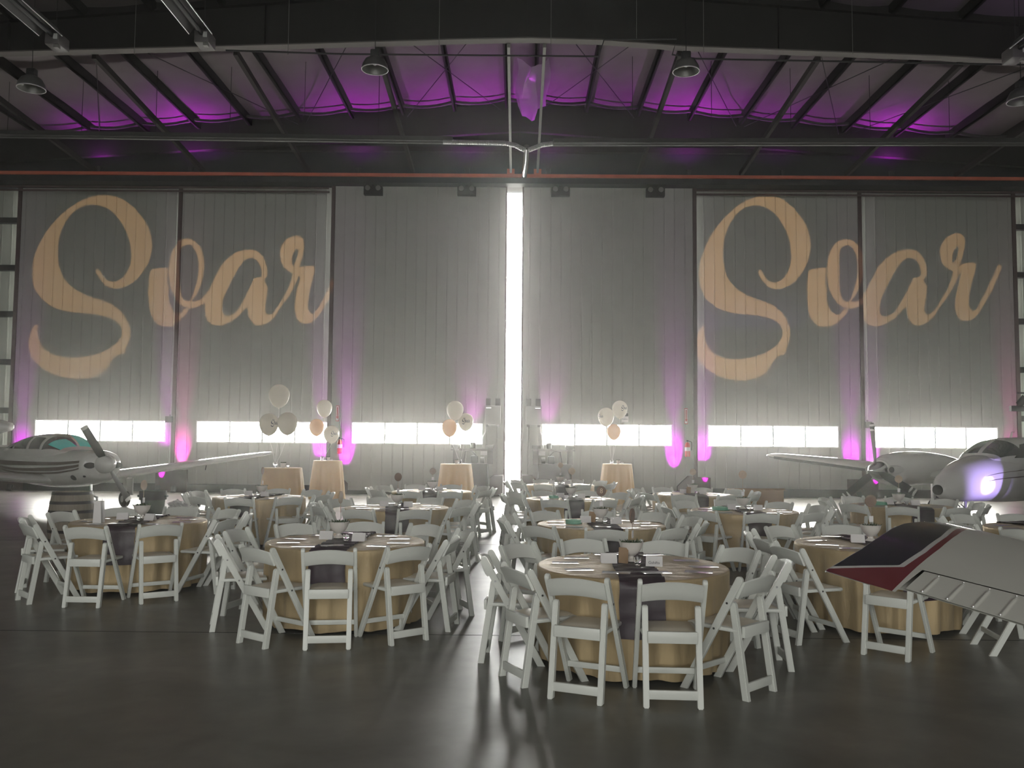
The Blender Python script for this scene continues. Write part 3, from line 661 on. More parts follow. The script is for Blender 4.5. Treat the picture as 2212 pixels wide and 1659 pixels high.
def make_chair():
    e = empty('folding_chair')
    for s in (-1, 1):
        slant_bar(MB(), (0.215, 0.0), (-0.235, 0.80), 0.030, 0.050, s * 0.207).build('leg', M_chair, e)
    for s in (-1, 1):
        slant_bar(MB(), (-0.245, 0.0), (-0.150, 0.625), 0.038, 0.046, s * 0.170).build('leg', M_chair, e)
    # curved back slat with arched edges
    P = []; N = 14
    ring = []
    for i in range(N + 1):
        u = -1 + 2 * i / N; x = u * 0.196; yb = -0.222 - 0.030 * (1 - u * u); arch = 0.026 * (1 - u * u)
        zt, zb = 0.768 + arch, 0.650 + arch * 0.9; lean = 0.45
        f = lambda z: yb - (z - 0.71) * lean
        t = 0.010
        ring.append([(x, f(zb) - t, zb + 0.006), (x, f(zb + 0.05) - t - 0.002, (zb + zt) / 2), (x, f(zt) - t, zt - 0.006), (x, f(zt), zt), (x, f(zt) + t, zt - 0.006), (x, f(zb) + t, zb + 0.006), (x, f(zb), zb)])
    m = MB().grid(ring, closed_u=True); m.f.append(tuple(range(6, -1, -1))); m.m.append(0); m.f.append(tuple(N * 7 + k for k in range(7))); m.m.append(0)
    m.build('backrest', M_chair, e, smooth=50)
    MB().box((-0.190, -0.195, 0.425), (0.190, 0.205, 0.455), bev=0.012).build('seat', M_chair, e)
    # vinyl pad
    P = []
    for i in range(13):
        u = -1 + 2 * i / 12; row = []
        for k in range(13):
            v = -1 + 2 * k / 12; hgt = 0.018 * (1 - abs(u) ** 5) * (1 - abs(v) ** 5); row.append((u * 0.165 * (1 - 0.03 * abs(v)), v * 0.165 + 0.01, 0.4555 + hgt))
        P.append(row)
    MB().grid(P).build('seat_pad', M_seat, e, smooth=60)
    MB().box((-0.158, -0.228, 0.395), (0.158, -0.206, 0.47), bev=0.004).build('seat_rail', M_chair, e)
    MB().box((-0.158, -0.250, 0.050), (0.158, -0.228, 0.108), bev=0.004).build('stretcher', M_chair, e)
    MB().box((-0.194, 0.138, 0.115), (0.194, 0.158, 0.155), bev=0.004).build('stretcher', M_chair, e)
    for s in (-1, 1):
        for y, z in ((-0.135, 0.62), (-0.033, 0.44)): MB().tube([(s * 0.2205, y, z), (s * 0.2245, y, z)], 0.008, 8).build('bolt', M_bolt, e)
    return e
CHAIR = make_chair(); chair_used = False
for o in CHAIR.children: o.data.transform(Matrix.Scale(1.05, 4))
LAB10A = {0: 'nearest, centre', 36: 'near right', 72: 'right side, front of two', 108: 'right side, rear of two', 144: 'far right', 180: 'far side, centre', 216: 'far left', 252: 'left side, rear of two', 288: 'left side, front of two', 324: 'near left'}
LAB10B = {18: 'near side, right of two', 54: 'near right corner', 90: 'right side', 126: 'far right corner', 162: 'far side, right of two', 198: 'far side, left of two', 234: 'far left corner', 270: 'left side', 306: 'near left corner', 342: 'near side, left of two'}
def place_chair(c, ang, r, tname, lab, turn=0.0, off=(0, 0)):
    global chair_used
    e = CHAIR if not chair_used else copy_tree(CHAIR); chair_used = True
    a = math.radians(ang)
    e.location = (c[0] + r * math.sin(a) + off[0], c[1] - r * math.cos(a) + off[1], 0); e.rotation_euler = (0, 0, a + math.radians(turn))
    tag(e, 'white folding chair, %s, at the %s' % (lab, tname), 'chair', 'folding chairs at the %s' % tname)
    return e

# ------------------------------------------------------------------ cloths, runners, table dressing
def cloth_mb(R, H, hemr, folds, amp, seed, rows=16, seg=144, pool=0.0, hz0=0.008):
    rd = random.Random(seed); ph = [rd.random() * 6.28 for _ in range(6)]; m = MB(); P = []
    def fold(t): return 0.5 * math.sin(folds * t + ph[0] + 0.8 * math.sin(2 * t + ph[1])) + 0.3 * math.sin((folds * 1.7) * t // 1 * 0 + int(folds * 1.6) * t + ph[2]) + 0.25 * math.sin(int(folds * 0.5) * t + ph[3])
    for k in range(6): r = R * (0.001 + 0.195 * k); P.append([(r * math.cos(2 * PI * j / seg), r * math.sin(2 * PI * j / seg), H + 0.0015 * math.sin(5 * j * 2 * PI / seg + k)) for j in range(seg)])
    P.append([(R * 0.992 * math.cos(2 * PI * j / seg), R * 0.992 * math.sin(2 * PI * j / seg), H - 0.001) for j in range(seg)])
    P.append([(R * 1.0 * math.cos(2 * PI * j / seg), R * 1.0 * math.sin(2 * PI * j / seg), H - 0.007) for j in range(seg)])
    for i in range(rows + 1):
        u = i / rows; row = []
        for j in range(seg):
            t = 2 * PI * j / seg; q = min(1, u * 1.6) ** 0.8
            r = R * 1.004 + (hemr - R) * u ** 0.9 + amp * q * fold(t) + pool * max(0, u - 0.9) * 10
            z = (H - 0.02) * (1 - u) + (hz0 + 0.012 * math.sin(9 * t + ph[4]) + 0.012) * u
            row.append((r * math.cos(t), r * math.sin(t), z))
        P.append(row)
    return m.grid(P, closed_u=True)
CLOTHS = []
def table_cloth(c, k, lab):
    if len(CLOTHS) < 3:
        o = cloth_mb(0.765, 0.765, 0.738, 17 + 2 * len(CLOTHS), 0.032, 11 + len(CLOTHS), hz0=0.03).build('tablecloth', M_gold, smooth=80); CLOTHS.append(o)
    else: o = CLOTHS[k % 3].copy(); COL.objects.link(o)
    o.location = (c[0], c[1], 0); o.rotation_euler = (0, 0, k * 1.3); tag(o, lab, 'tablecloth', 'gold tablecloths'); return o
def make_runner(seed, hang=0.40, w=0.165):
    rd = random.Random(seed); ph = [rd.random() * 6 for _ in range(8)]; P = []; nx = 9
    R = 0.79
    path = []
    for k in range(9): path.append(('f', hang * (1 - k / 8)))
    for k in range(61): path.append(('t', k / 60))
    for k in range(1, 9): path.append(('b', hang * k / 8))
    for kind, u in path:
        row = []
        for i in range(nx):
            x = w * (-1 + 2 * i / (nx - 1)); e_ = math.sqrt(R * R - x * x)
            if kind == 't':
                y = -e_ + 2 * e_ * u
                z = 0.7715 + 0.0075 + 0.006 * math.sin(46 * u + 9 * x + ph[0]) + 0.004 * math.sin(91 * u - 16 * x + ph[1] + math.sin(14 * x)) + 0.002 * math.sin(150 * u + 30 * x)
                if u < 0.02 or u > 0.98: z -= 0.012
            else:
                sgn = -1 if kind == 'f' else 1
                y = sgn * (e_ + 0.016 + 0.03 * u + 0.006 * math.sin(30 * x + ph[2]) + 0.004 * math.sin(40 * u + 10 * x)); z = 0.765 - 0.012 - u
            row.append((x + 0.003 * math.sin(30 * u), y, z))
        P.append(row)
    return MB().grid(P)
RUN = []
def bowl_proto():
    e = MB().lathe([(0.045, 0.0), (0.052, 0.004), (0.05, 0.012), (0.026, 0.03), (0.022, 0.045), (0.04, 0.055), (0.068, 0.08), (0.088, 0.115), (0.097, 0.15), (0.102, 0.158), (0.098, 0.162), (0.09, 0.158), (0.082, 0.14), (0.05, 0.13), (0.0, 0.13)], 28).build('footed_bowl', M_pot)
    g_ = MB(); rd = random.Random(3)
    for _ in range(90):
        a = rd.random() * 6.28; r = 0.082 * math.sqrt(rd.random()); b_ = Vector((r * math.cos(a), r * math.sin(a), 0.135)); t = rd.random() * 6.28
        d = Vector((math.cos(t) * 0.6 + b_.x * 6, math.sin(t) * 0.6 + b_.y * 6, 1.1)).normalized(); L = 0.025 + 0.035 * rd.random(); s_ = d.orthogonal().normalized() * 0.007
        q = b_ + d * L * 0.5; g_.add([b_, q + s_, b_ + d * L, q - s_, q + d.cross(s_) * 0.5], [(0, 1, 4), (1, 2, 4), (2, 3, 4), (3, 0, 4)])
    g_.lathe([(0.08, 0.128), (0.05, 0.146), (0.0, 0.15)], 12)
    g_.build('succulents', M_leaf, e, smooth=0); return e
BOWL = bowl_proto(); bowl_used = False
def place_bowl(p, lab):
    global bowl_used
    e = BOWL if not bowl_used else copy_tree(BOWL); bowl_used = True
    e.location = p; tag(e, lab, 'planter', 'white footed bowls of succulents'); return e
def number_stick(p, lab, face, pale, text=None, top=0.36, r=0.062):
    e = empty('table_number', p, face); tag(e, lab, 'table number', 'wood-slice table numbers')
    MB().tube([(0, 0, 0.14), (0, 0, top - r + 0.01)], 0.0035, 6).build('stick', M_wood, e)
    q = Matrix.Translation((0, 0, top)) @ Matrix.Rotation(PI / 2, 4, 'X')
    MB().lathe([(0.0, -0.006), (r * 0.97, -0.006), (r, -0.003), (r, 0.003), (r * 0.97, 0.006), (0, 0.006)], 24, M=q).build('wood_disc', M_wood if pale else M_wood2, e)
    MB().box((-0.022, -0.006, 0.19), (0.022, -0.003, 0.25)).build('clipped_card', M_paper, e, smooth=0)
    if text:
        v, f = text_mesh(text, 0.085); MB().add([(a, -0.0075, b_ + top) for a, b_, _ in v], f).build('numeral', mat('gold_ink', (0.75, 0.6, 0.42), 0.4), e, smooth=0)
    return e
def tent_card(p, rz, lab, text=None, col=None):
    e = empty('tent_card', p, rz); tag(e, lab, 'card', 'folded tent cards')
    w, h, d = 0.065, 0.078, 0.036
    MB().add([(-w, -d, 0), (w, -d, 0), (w, 0, h), (-w, 0, h), (-w, d, 0), (w, d, 0)], [(0, 1, 2, 3), (3, 2, 5, 4)]).build('folded_sheet', col or M_paper, e, smooth=0)
    if text:
        v, f = text_mesh(text, 0.032); n_ = Vector((0, -h, d)).normalized(); up = Vector((0, d, h)).normalized()
        MB().add([Vector((a, -d, 0)) + up * (b_ + 0.030) + Vector((0, -h, d)).normalized() * 0.0012 for a, b_, _ in v], f).build('lettering', M_ink, e, smooth=0)
    return e
VOT = None
def votive(p, lab):
    global VOT
    if VOT is None:
        e = VOT = MB().lathe([(0.0, 0.0), (0.024, 0.0), (0.027, 0.004), (0.032, 0.062), (0.0295, 0.062), (0.025, 0.01), (0.0, 0.009)], 18).build('votive_glass', M_glass)
        MB().lathe([(0.0, 0.0105), (0.0235, 0.0105), (0.0235, 0.024), (0, 0.025)], 14).build('candle', M_paper, e)
    else: e = copy_tree(VOT)
    e.location = p; tag(e, lab, 'candle', 'votive glasses'); return e
CARD = None
def menu(c, ang, r, rot, lab, z=0.769):
    global CARD
    if CARD is None: o = CARD = MB().grid([[(-0.105 + 0.21 * i / 4, -0.062 + 0.124 * j / 8, 0.001 + 0.62 * (-0.062 + 0.124 * j / 8) ** 2) for j in range(9)] for i in range(5)]).grid([[(-0.105 + 0.21 * i / 4, -0.062 + 0.124 * j / 8, 0.0004 + 0.62 * (-0.062 + 0.124 * j / 8) ** 2) for j in range(9)] for i in range(5)]).build('menu_card', M_card, smooth=60)
    else: o = CARD.copy(); COL.objects.link(o)
    a = math.radians(ang); o.location = (c[0] + r * math.sin(a), c[1] - r * math.cos(a), z); o.rotation_euler = (0, 0, rot)
    tag(o, lab, 'card', 'menu cards'); return o

# name, centre, phase of first chair, runner turn (deg), number disc (turn, pale, text, height)
TABLES = [
 ('foremost table', (0.93, 7.2), 'B', -4, 2, (66, 0, None, .37), 0.03),
 ('front left-aisle table', (-1.68, 8.70), 'A', 2, 1, (84, 1, None, .40), 0),
 ('leftmost table', (-4.52, 10.58), 'A', 0, -8, (80, 1, None, .40), 0),
 ('table with the 8 disc', (1.01, 10.70), 'A', -3, -1, (15, 0, '8', .37), 0),
 ('third right-aisle table', (0.93, 15.29), 'B', 3, 0, (10, 1, None, .45), 0),
 ('rearmost right-aisle table', (0.96, 20.0), 'B', 0, 0, (15, 1, None, .42), 0),
 ('second left-aisle table', (-1.77, 13.0), 'B', 1, -8, (40, 0, None, .42), 0),
 ('rearmost left-aisle table', (-1.66, 17.1), 'B', 4, -2, (10, 0, None, .36), 0),
 ('table behind the leftmost table', (-4.40, 15.06), 'A', 2, 6, (86, 0, None, .42), 0),
 ('middle right-block table', (3.31, 12.97), 'A', -4, -1, (5, 1, None, .50), 0),
 ('table before the cardboard box', (3.33, 16.8), 'B', 0, 3, (5, 1, None, .40), 0),
 ('table under the red wingtip', (3.56, 8.86), 'A', -6, -6, (5, 0, None, .40), 0),
 ('table before the twin-engine aircraft', (6.18, 14.32), 'B', -4, 0, (0, 1, None, .40), 0),
 ('table behind the near wing', (6.45, 10.69), 'B', 8, -10, (0, 1, None, .40), 0),
]
rd = random.Random(21)
FIX = {}   # chair adjustments by (table index, angle): (radius, turn, dx, dy)
FIX[(11, 36)] = (1.35, 52, 0.0, 0.0)
POSED = {0: [((1188, 1508), (1299, 1523)), ((1395, 1528), (1514, 1531)), ((1082, 1458), (1135, 1487)), ((1611, 1515), (1672, 1492))],
 1: [((516, 1388), (574, 1402)), ((658, 1404), (754, 1402)), ((843, 1395), (922, 1382)), ((969, 1364), (987, 1348))],
 2: [((140, 1312), (212, 1313)), ((304, 1305), (381, 1298)), ((38, 1296), (63, 1306))],
 11: [((1864, 1413), (1964, 1430)), ((1662, 1372), (1734, 1397))]}
SKIP = {(13, 90), (13, 126), (13, 54)}
for ti, (tn, c, kind, ph, rturn, disc, jit) in enumerate(TABLES):
    table_cloth(c, ti, 'gold satin cloth to the floor on the round %s' % tn)
    labs = LAB10A if kind == 'A' else LAB10B
    taken = set()
    for (A, B) in POSED.get(ti, []):
        A, B = at_height(*A, 0), at_height(*B, 0); rot = math.atan2(B.y - A.y, B.x - A.x); q = (A + B) / 2 + Vector((-math.sin(rot), math.cos(rot), 0)) * 0.257
        an = math.degrees(math.atan2(q.x - c[0], -(q.y - c[1]))) % 360
        best = min([a for a in labs if a not in taken], key=lambda a: abs((a + ph - an + 180) % 360 - 180)); taken.add(best)
        print('posed', ti, best, round(an - best - ph, 1), 'r', round(math.hypot(q.x - c[0], q.y - c[1]), 2), 'w', round((B - A).length, 2), 'rot', round(math.degrees(rot)), flush=True)
        e = place_chair(c, best + ph, 1.0, tn, labs[best]); e.location = (q.x, q.y, 0); e.rotation_euler = (0, 0, rot)
    for ang, lab in labs.items():
        if (ti, ang) in SKIP or ang in taken: continue
        r, tu, dx, dy = FIX.get((ti, ang), (1.03 - 0.07 * abs(math.sin(math.radians(ang + ph))) + rd.uniform(-0.02, 0.03), rd.uniform(-5, 5), 0, 0))
        place_chair(c, ang + ph, r, tn, lab, tu, (dx, dy))
    if len(RUN) < 3: o = make_runner(ti).build('table_runner', M_purple, smooth=80); RUN.append(o)
    else: o = RUN[ti % 3].copy(); COL.objects.link(o)
    o.location = (c[0], c[1], 0); o.rotation_euler = (0, 0, math.radians(-rturn)); tag(o, 'dark purple satin runner across the %s' % tn, 'table runner', 'purple table runners')
    zt = 0.785
    ra = math.radians(-rturn); ux, uy = Vector((math.cos(ra), math.sin(ra))), Vector((-math.sin(ra), math.cos(ra)))
    def on(dx, dy, z=zt): return (c[0] + ux.x * dx + uy.x * dy, c[1] + ux.y * dx + uy.y * dy, z)
    bxo = -0.09 if ti == 1 else 0.0
    place_bowl(on(bxo, 0.08), 'white footed bowl of succulents on the %s' % tn)
    dturn, pale, txt, top = disc
    number_stick(on(bxo + 0.01, 0.09), '%s wood disc on a stick in the bowl of the %s' % ('pale' if pale else 'brown', tn), math.radians(dturn), pale, txt, top)
    tent_card(on(-0.19, -0.02), math.radians(rd.uniform(-14, 14)), 'white tent card left of the bowl on the %s' % tn)
    tent_card(on(0.16, -0.16), math.radians(rd.uniform(-14, 4)), 'white tent card right of the bowl on the %s' % tn, 'Gshifts' if ti == 0 else None)
    votive(on(0.03, -0.14), 'small glass candle holder on the %s' % tn)
    for ang, lab in labs.items():
        if ti in (0,) and ang in (): continue
        rot = math.radians(rd.uniform(-16, 16)); rr_ = 0.56 + rd.uniform(-0.03, 0.03)
        a2 = ang + ph + rd.uniform(-4, 4); x = rr_ * math.sin(math.radians(a2))
        if abs(x) < 0.27: z = 0.786
        else: z = 0.769
        menu(c, a2, rr_, rot, 'glossy white card, %s, on the %s' % (lab, tn), z)
def kraft(c, dx, dy, rz, lab, z=0.785):
    e = MB().box((-0.042, -0.004, 0), (0.042, 0.004, 0.125)).build('kraft_card', M_kraft, smooth=0); e.location = (c[0] + dx, c[1] + dy, z); e.rotation_euler = (math.radians(-12), math.radians(8), rz)
    tag(e, lab, 'card')
kraft(TABLES[0][1], -0.075, -0.03, 0.35, 'brown kraft card leaning on the bowl of the foremost table')
kraft(TABLES[3][1], -0.11, 0.02, 0.2, 'brown kraft card beside the bowl of the table behind the foremost')
kraft(TABLES[10][1], -0.10, -0.05, 0.15, 'brown kraft card leaning on the bowl before the cardboard box')
def roll(c, dx, dy, R, lab):
    e = MB().lathe([(R * 0.45, 0), (R, 0), (R, 0.045), (R * 0.45, 0.045), (R * 0.45, 0)], 28, cap=False).build('ribbon_roll', M_mint); e.location = (c[0] + dx, c[1] + dy, 0.77); tag(e, lab, 'ribbon')
roll(TABLES[3][1], -0.33, 0.0, 0.10, 'mint green roll of ribbon on the table behind the foremost')
roll(TABLES[4][1], -0.30, 0.0, 0.09, 'mint green roll of ribbon on the third table right of the aisle')
roll(TABLES[9][1], -0.32, 0.06, 0.13, 'mint green ribbon heap on the middle right table')
roll(TABLES[12][1], -0.30, 0.1, 0.13, 'mint green ribbon on the table before the twin-engine aircraft')
g_ = MB(); rr2 = random.Random(5)
for _ in range(40):
    a = rr2.random() * 6.28; r = 0.06 * rr2.random(); b_ = Vector((r * math.cos(a), r * math.sin(a), 0.01)); d = Vector((math.cos(a), math.sin(a), 0.8)).normalized(); L = 0.05; s_ = d.orthogonal().normalized() * 0.012
    g_.add([b_, b_ + d * L * .5 + s_, b_ + d * L, b_ + d * L * .5 - s_], [(0, 1, 2, 3)])
o = g_.build('sprig', M_leaf, smooth=0, loc=(TABLES[4][1][0] + 0.25, TABLES[4][1][1] + 0.05, 0.768)); tag(o, 'dark green sprig lying on the third table right of the aisle', 'greenery')
# tall white box on the leftmost table
p = at_height(213, 1129, 0.77)
e = MB().prism([(-0.05, 0), (0.05, 0), (0.038, 0.25), (-0.038, 0.25)], -0.045, 0.045).build('white_stand', M_paper, smooth=0, loc=p); tag(e, 'tall white paper tower standing on the leftmost table', 'stand')
MB().tube([(0.05, -0.03, 0.0), (0.045, -0.03, 0.28)], 0.004, 6).build('clear_edge', M_glass, e)

# ------------------------------------------------------------------ cocktail tables with balloons
soar_img = raster(110, 65, *bx_)
def balloon(pos, R, m, anchor, lab, grp, mark=None, sub=None):
    e = empty('balloon', pos); tag(e, lab, 'balloon', grp)
    prof = [(0.001, R)]
    for k in range(1, 22):
        t = PI * k / 22; z = R * math.cos(t); r = R * math.sin(t)
        if z < 0: z *= 1.32; r = R * math.sin(t) ** 1.0 * (1 - 0.10 * (t - PI / 2) / (PI / 2))
        prof.append((r, z))
    prof.append((0.012, -R * 1.33)); prof.append((0.014, -R * 1.39))
    MB().lathe(prof, 28).build('envelope', m, e, smooth=80)
    MB().lathe([(0.006, -R * 1.36), (0.016, -R * 1.42), (0.003, -R * 1.40)], 10).build('knot', m, e)
    a = Vector(anchor) - Vector(pos); b0 = Vector((0, 0, -R * 1.42))
    MB().tube([b0, b0 * 0.5 + a * 0.5 + Vector((0.02, 0, 0)), a], 0.003, 5).build('string', M_string, e)
    if mark is not None:   # printed word wrapped on the surface
        mb = MB(); ny, nx = soar_img.shape; az, el, size = mark
        def sp(u, v):
            aa = az + u * size; ee = el + v * size; r_ = R * 1.006; 
            z = math.sin(ee); s2 = 1.32 if z < 0 else 1
            return (r_ * math.cos(ee) * math.sin(aa), -r_ * math.cos(ee) * math.cos(aa), r_ * z * s2)
        for i in range(ny):
            for a_, b_ in runs(soar_img[i], True):
                u0, u1 = a_ / nx - .5, b_ / nx - .5; v0, v1 = (.5 - i / ny) * .6, (.5 - (i + 1) / ny) * .6; k = max(1, int((b_ - a_) / 12))
                for q in range(k):
                    ua, ub = u0 + (u1 - u0) * q / k, u0 + (u1 - u0) * (q + 1) / k; mb.add([sp(ua, v0), sp(ub, v0), sp(ub, v1), sp(ua, v1)], [(0, 1, 2, 3)])
        v, f = text_mesh('the', 0.2, 0.3); mb.add([sp(a_ - 0.22, b_ + 0.34) for a_, b_, _ in v], f)
        mb.build('printed_word', mat('slate_print', (0.16, 0.19, 0.24), 0.5), e, smooth=0)
CT = [((-5.14, 19.3), 'leftmost', [(603, 852, 0.225, M_ball, None, 'highest white balloon, over the leftmost cocktail table'), (581, 914, 0.21, M_ball, (1.0, 0, 1.1), 'white balloon with print at its right edge, over the leftmost cocktail table'), (621, 912, 0.215, M_ball, None, 'plain white balloon right of two, over the leftmost cocktail table')]),
      ((-5.52, 25.6), 'second', [(701, 880, 0.225, M_ball, None, 'upper white balloon over the second cocktail table'), (684, 921, 0.215, M_ballp, None, 'peach balloon before the window, over the second cocktail table'), (716, 936, 0.225, M_ball, (0.62, -0.05, 1.0), 'white printed balloon, lowest over the second cocktail table')]),
      ((-1.64, 23.4), 'third', [(983, 884, 0.225, M_ball, None, 'upper white balloon of the group left of the gap'), (1006, 909, 0.205, M_ball, (0.12, -0.05, 1.15), 'white balloon with the printed word, left of the gap'), (971, 922, 0.205, M_ballp, None, 'peach balloon, lowest of the group left of the gap')]),
      ((2.79, 24.8), 'rightmost', [(1339, 882, 0.22, M_ball, (0.55, 0.0, 1.0), 'white printed balloon, upper of the group right of the gap'), (1309, 898, 0.23, M_ball, (-0.8, -0.1, 0.8), 'white balloon, left one of the group right of the gap'), (1326, 931, 0.195, M_ballp, None, 'peach balloon, lowest of the group right of the gap')])]
COCK = None
for i, ((x, y), nm, bl) in enumerate(CT):
    if COCK is None: o = COCK = cloth_mb(0.41, 1.12, 0.52, 13, 0.028, 77, seg=120).build('cocktail_tablecloth', M_peach, smooth=80)
    else: o = COCK.copy(); COL.objects.link(o)
    o.location = (x, y, 0); o.rotation_euler = (0, 0, i * 1.1); tag(o, 'champagne cloth to the floor on the %s tall cocktail table' % nm, 'tablecloth', 'cocktail table cloths')
    anchor = (x - 0.16 if i != 2 else x + 0.10, y - 0.05, 1.16)
    jr = MB().lathe([(0.0, 0), (0.042, 0), (0.048, 0.01), (0.048, 0.09), (0.036, 0.11), (0.036, 0.13), (0.032, 0.13), (0.032, 0.105), (0.043, 0.085), (0.043, 0.012), (0, 0.01)], 18).build('glass_jar', M_glass, loc=(anchor[0], anchor[1], 1.123)); tag(jr, 'glass jar holding balloon strings on the %s cocktail table' % nm, 'jar', 'glass jars')
    MB().tube([(0, 0, 0.012), (0, 0, 0.05)], 0.03, 12).build('weight', M_chrome, jr)
    pt_ = MB().lathe([(0.0, 0), (0.042, 0), (0.055, 0.10), (0.05, 0.10), (0.04, 0.09), (0, 0.09)], 18).build('plant_pot', M_pot, loc=(x + 0.02, y - 0.06, 1.123)); tag(pt_, 'small white plant pot on the %s cocktail table' % nm, 'planter', 'small plant pots')
    g_ = MB(); 
    for _ in range(30):
        a = rd.random() * 6.28; r = 0.04 * rd.random(); b_ = Vector((r * math.cos(a), r * math.sin(a), 0.09)); d = Vector((math.cos(a), math.sin(a), 1.0)).normalized(); s_ = d.orthogonal().normalized() * 0.008
        g_.add([b_, b_ + d * .02 + s_, b_ + d * .045, b_ + d * .02 - s_], [(0, 1, 2, 3)])
    g_.build('leaves', M_leaf, pt_, smooth=0)
    v_ = copy_tree(VOT); v_.location = (x + 0.13, y - 0.08, 1.123); tag(v_, 'small glass candle holder on the %s cocktail table' % nm, 'candle', 'votive glasses')
    for px, py, R, m, mk, lab in bl:
        p = at_depth(px, py, y + 0.1 * (len(lab) % 3 - 1)); balloon(p, R, m, anchor, lab, 'balloons over the %s cocktail table' % nm, mk)

# ------------------------------------------------------------------ aircraft
def loft(sections, N=36, M=None):
    """sections: (x, half width, half height, z centre, exponent)"""
    P = []
    for x, w, h, zc, ex in sections:
        row = []
        for j in range(N):
            t = 2 * PI * j / N; c_, s_ = math.cos(t), math.sin(t)
            row.append((x, w * math.copysign(abs(c_) ** (2 / ex), c_), zc + h * math.copysign(abs(s_) ** (2 / ex), s_)))
        P.append(row)
    m = MB().grid(P, closed_u=True); k = len(P)
    m.f.append(tuple(range(N))); m.m.append(0); m.f.append(tuple((k - 1) * N + j for j in range(N))[::-1]); m.m.append(0)
    return m
def sec_at(sections, x):
    xs_ = [s[0] for s in sections][::-1]; return [float(np.interp(x, xs_, [s[k] for s in sections][::-1])) for k in range(1, 5)]
def surf(sections, x, t, off=0.012):
    w, h, zc, ex = sec_at(sections, x); w += off; h += off; c_, s_ = math.cos(t), math.sin(t)
    return (x, w * math.copysign(abs(c_) ** (2 / ex), c_), zc + h * math.copysign(abs(s_) ** (2 / ex), s_))
def patch(sections, corners, nu=10, nv=8, off=0.012):
    """corners: four (x, angle) pairs, bilinear patch on the loft surface"""
    (a, b_, c, d) = corners; P = []
    for i in range(nu + 1):
        u = i / nu; row = []
        for j in range(nv + 1):
            v = j / nv; x = (a[0] * (1 - u) + b_[0] * u) * (1 - v) + (d[0] * (1 - u) + c[0] * u) * v; t = (a[1] * (1 - u) + b_[1] * u) * (1 - v) + (d[1] * (1 - u) + c[1] * u) * v
            row.append(surf(sections, x, t, off))
        P.append(row)
    return MB().grid(P)
def refine(sections, n=4):
    """smooth interpolation between sections"""
    A = np.array(sections, float); out = []
    for i in range(len(A) - 1):
        p0, p1, p2, p3 = A[max(i - 1, 0)], A[i], A[i + 1], A[min(i + 2, len(A) - 1)]
        for k in range(n):
            t = k / n; q = 0.5 * ((2 * p1) + (-p0 + p2) * t + (2 * p0 - 5 * p1 + 4 * p2 - p3) * t * t + (-p0 + 3 * p1 - 3 * p2 + p3) * t ** 3)
            q[0] = p1[0] * (1 - t) + p2[0] * t; q[1] = max(q[1], 0.002); q[2] = max(q[2], 0.002); out.append(tuple(q))
    out.append(tuple(A[-1])); return out
AF = [(0.0, 0.0), (0.02, 0.35), (0.08, 0.72), (0.2, 0.97), (0.35, 1.0), (0.6, 0.72), (0.85, 0.3), (1.0, 0.03)]
def wing_mb(stations):
    """stations: (y, x_le, chord, thick, z)"""
    P = []
    for y, xl, ch, th, z in stations:
        row = [(xl - f * ch, y, z + th * a * 0.6) for f, a in AF] + [(xl - f * ch, y, z - th * a * 0.4) for f, a in AF[-1:0:-1]]
        P.append(row)
    m = MB().grid(P, closed_u=True); n_ = len(P[0]); m.f.append(tuple(range(n_))); m.m.append(0); m.f.append(tuple((len(P) - 1) * n_ + j for j in range(n_))); m.m.append(0)
    return m
def blade_mb(R, ch0, ch1, ang, r0=0.12, x=0.0, twist=0.6):
    P = []
    for k in range(12):
        t = k / 11; r = r0 + (R - r0) * t; ch = ch0 + (ch1 - ch0) * t
        if t < 0.15: ch = ch0 * (0.45 + 3.6 * t)
        if t > 0.9: ch *= 1 - 0.45 * ((t - 0.9) / 0.1) ** 2
        tw = twist * (1 - t) + 0.25; th = 0.03 * (1 - 0.75 * t)
        c_, s_ = math.cos(tw), math.sin(tw); row = []
        for u, w in ((-0.5, 0), (-0.2, 0.5), (0.2, 0.5), (0.5, 0), (0.2, -0.3), (-0.2, -0.3)):
            a = u * ch; b_ = w * th; row.append((x + a * s_ + b_ * c_, a * c_ - b_ * s_, r))
        P.append(row)
    m = MB().grid(P, closed_u=True); m.f.append(tuple(range(6))); m.m.append(0); m.f.append(tuple(11 * 6 + j for j in range(6))); m.m.append(0)
    M_ = Matrix.Rotation(ang, 4, 'X'); m.v = [tuple(M_ @ Vector(v)) for v in m.v]; return m
def wheel(e, loc, r, w, nm='wheel'):
    o = MB().lathe([(r * 0.45, -w / 2), (r * 0.85, -w / 2), (r, -w / 3), (r, w / 3), (r * 0.85, w / 2), (r * 0.45, w / 2), (r * 0.45, -w / 2)], 24, M=Matrix.Rotation(PI / 2, 4, 'X'), cap=False).build(nm, M_black, e, loc=loc)
    MB().lathe([(0.0, -w / 2.5), (r * 0.45, -w / 2.3), (r * 0.45, w / 2.3), (0, w / 2.5)], 16, M=Matrix.Rotation(PI / 2, 4, 'X')).build('hub', M_alu, o)
    return o
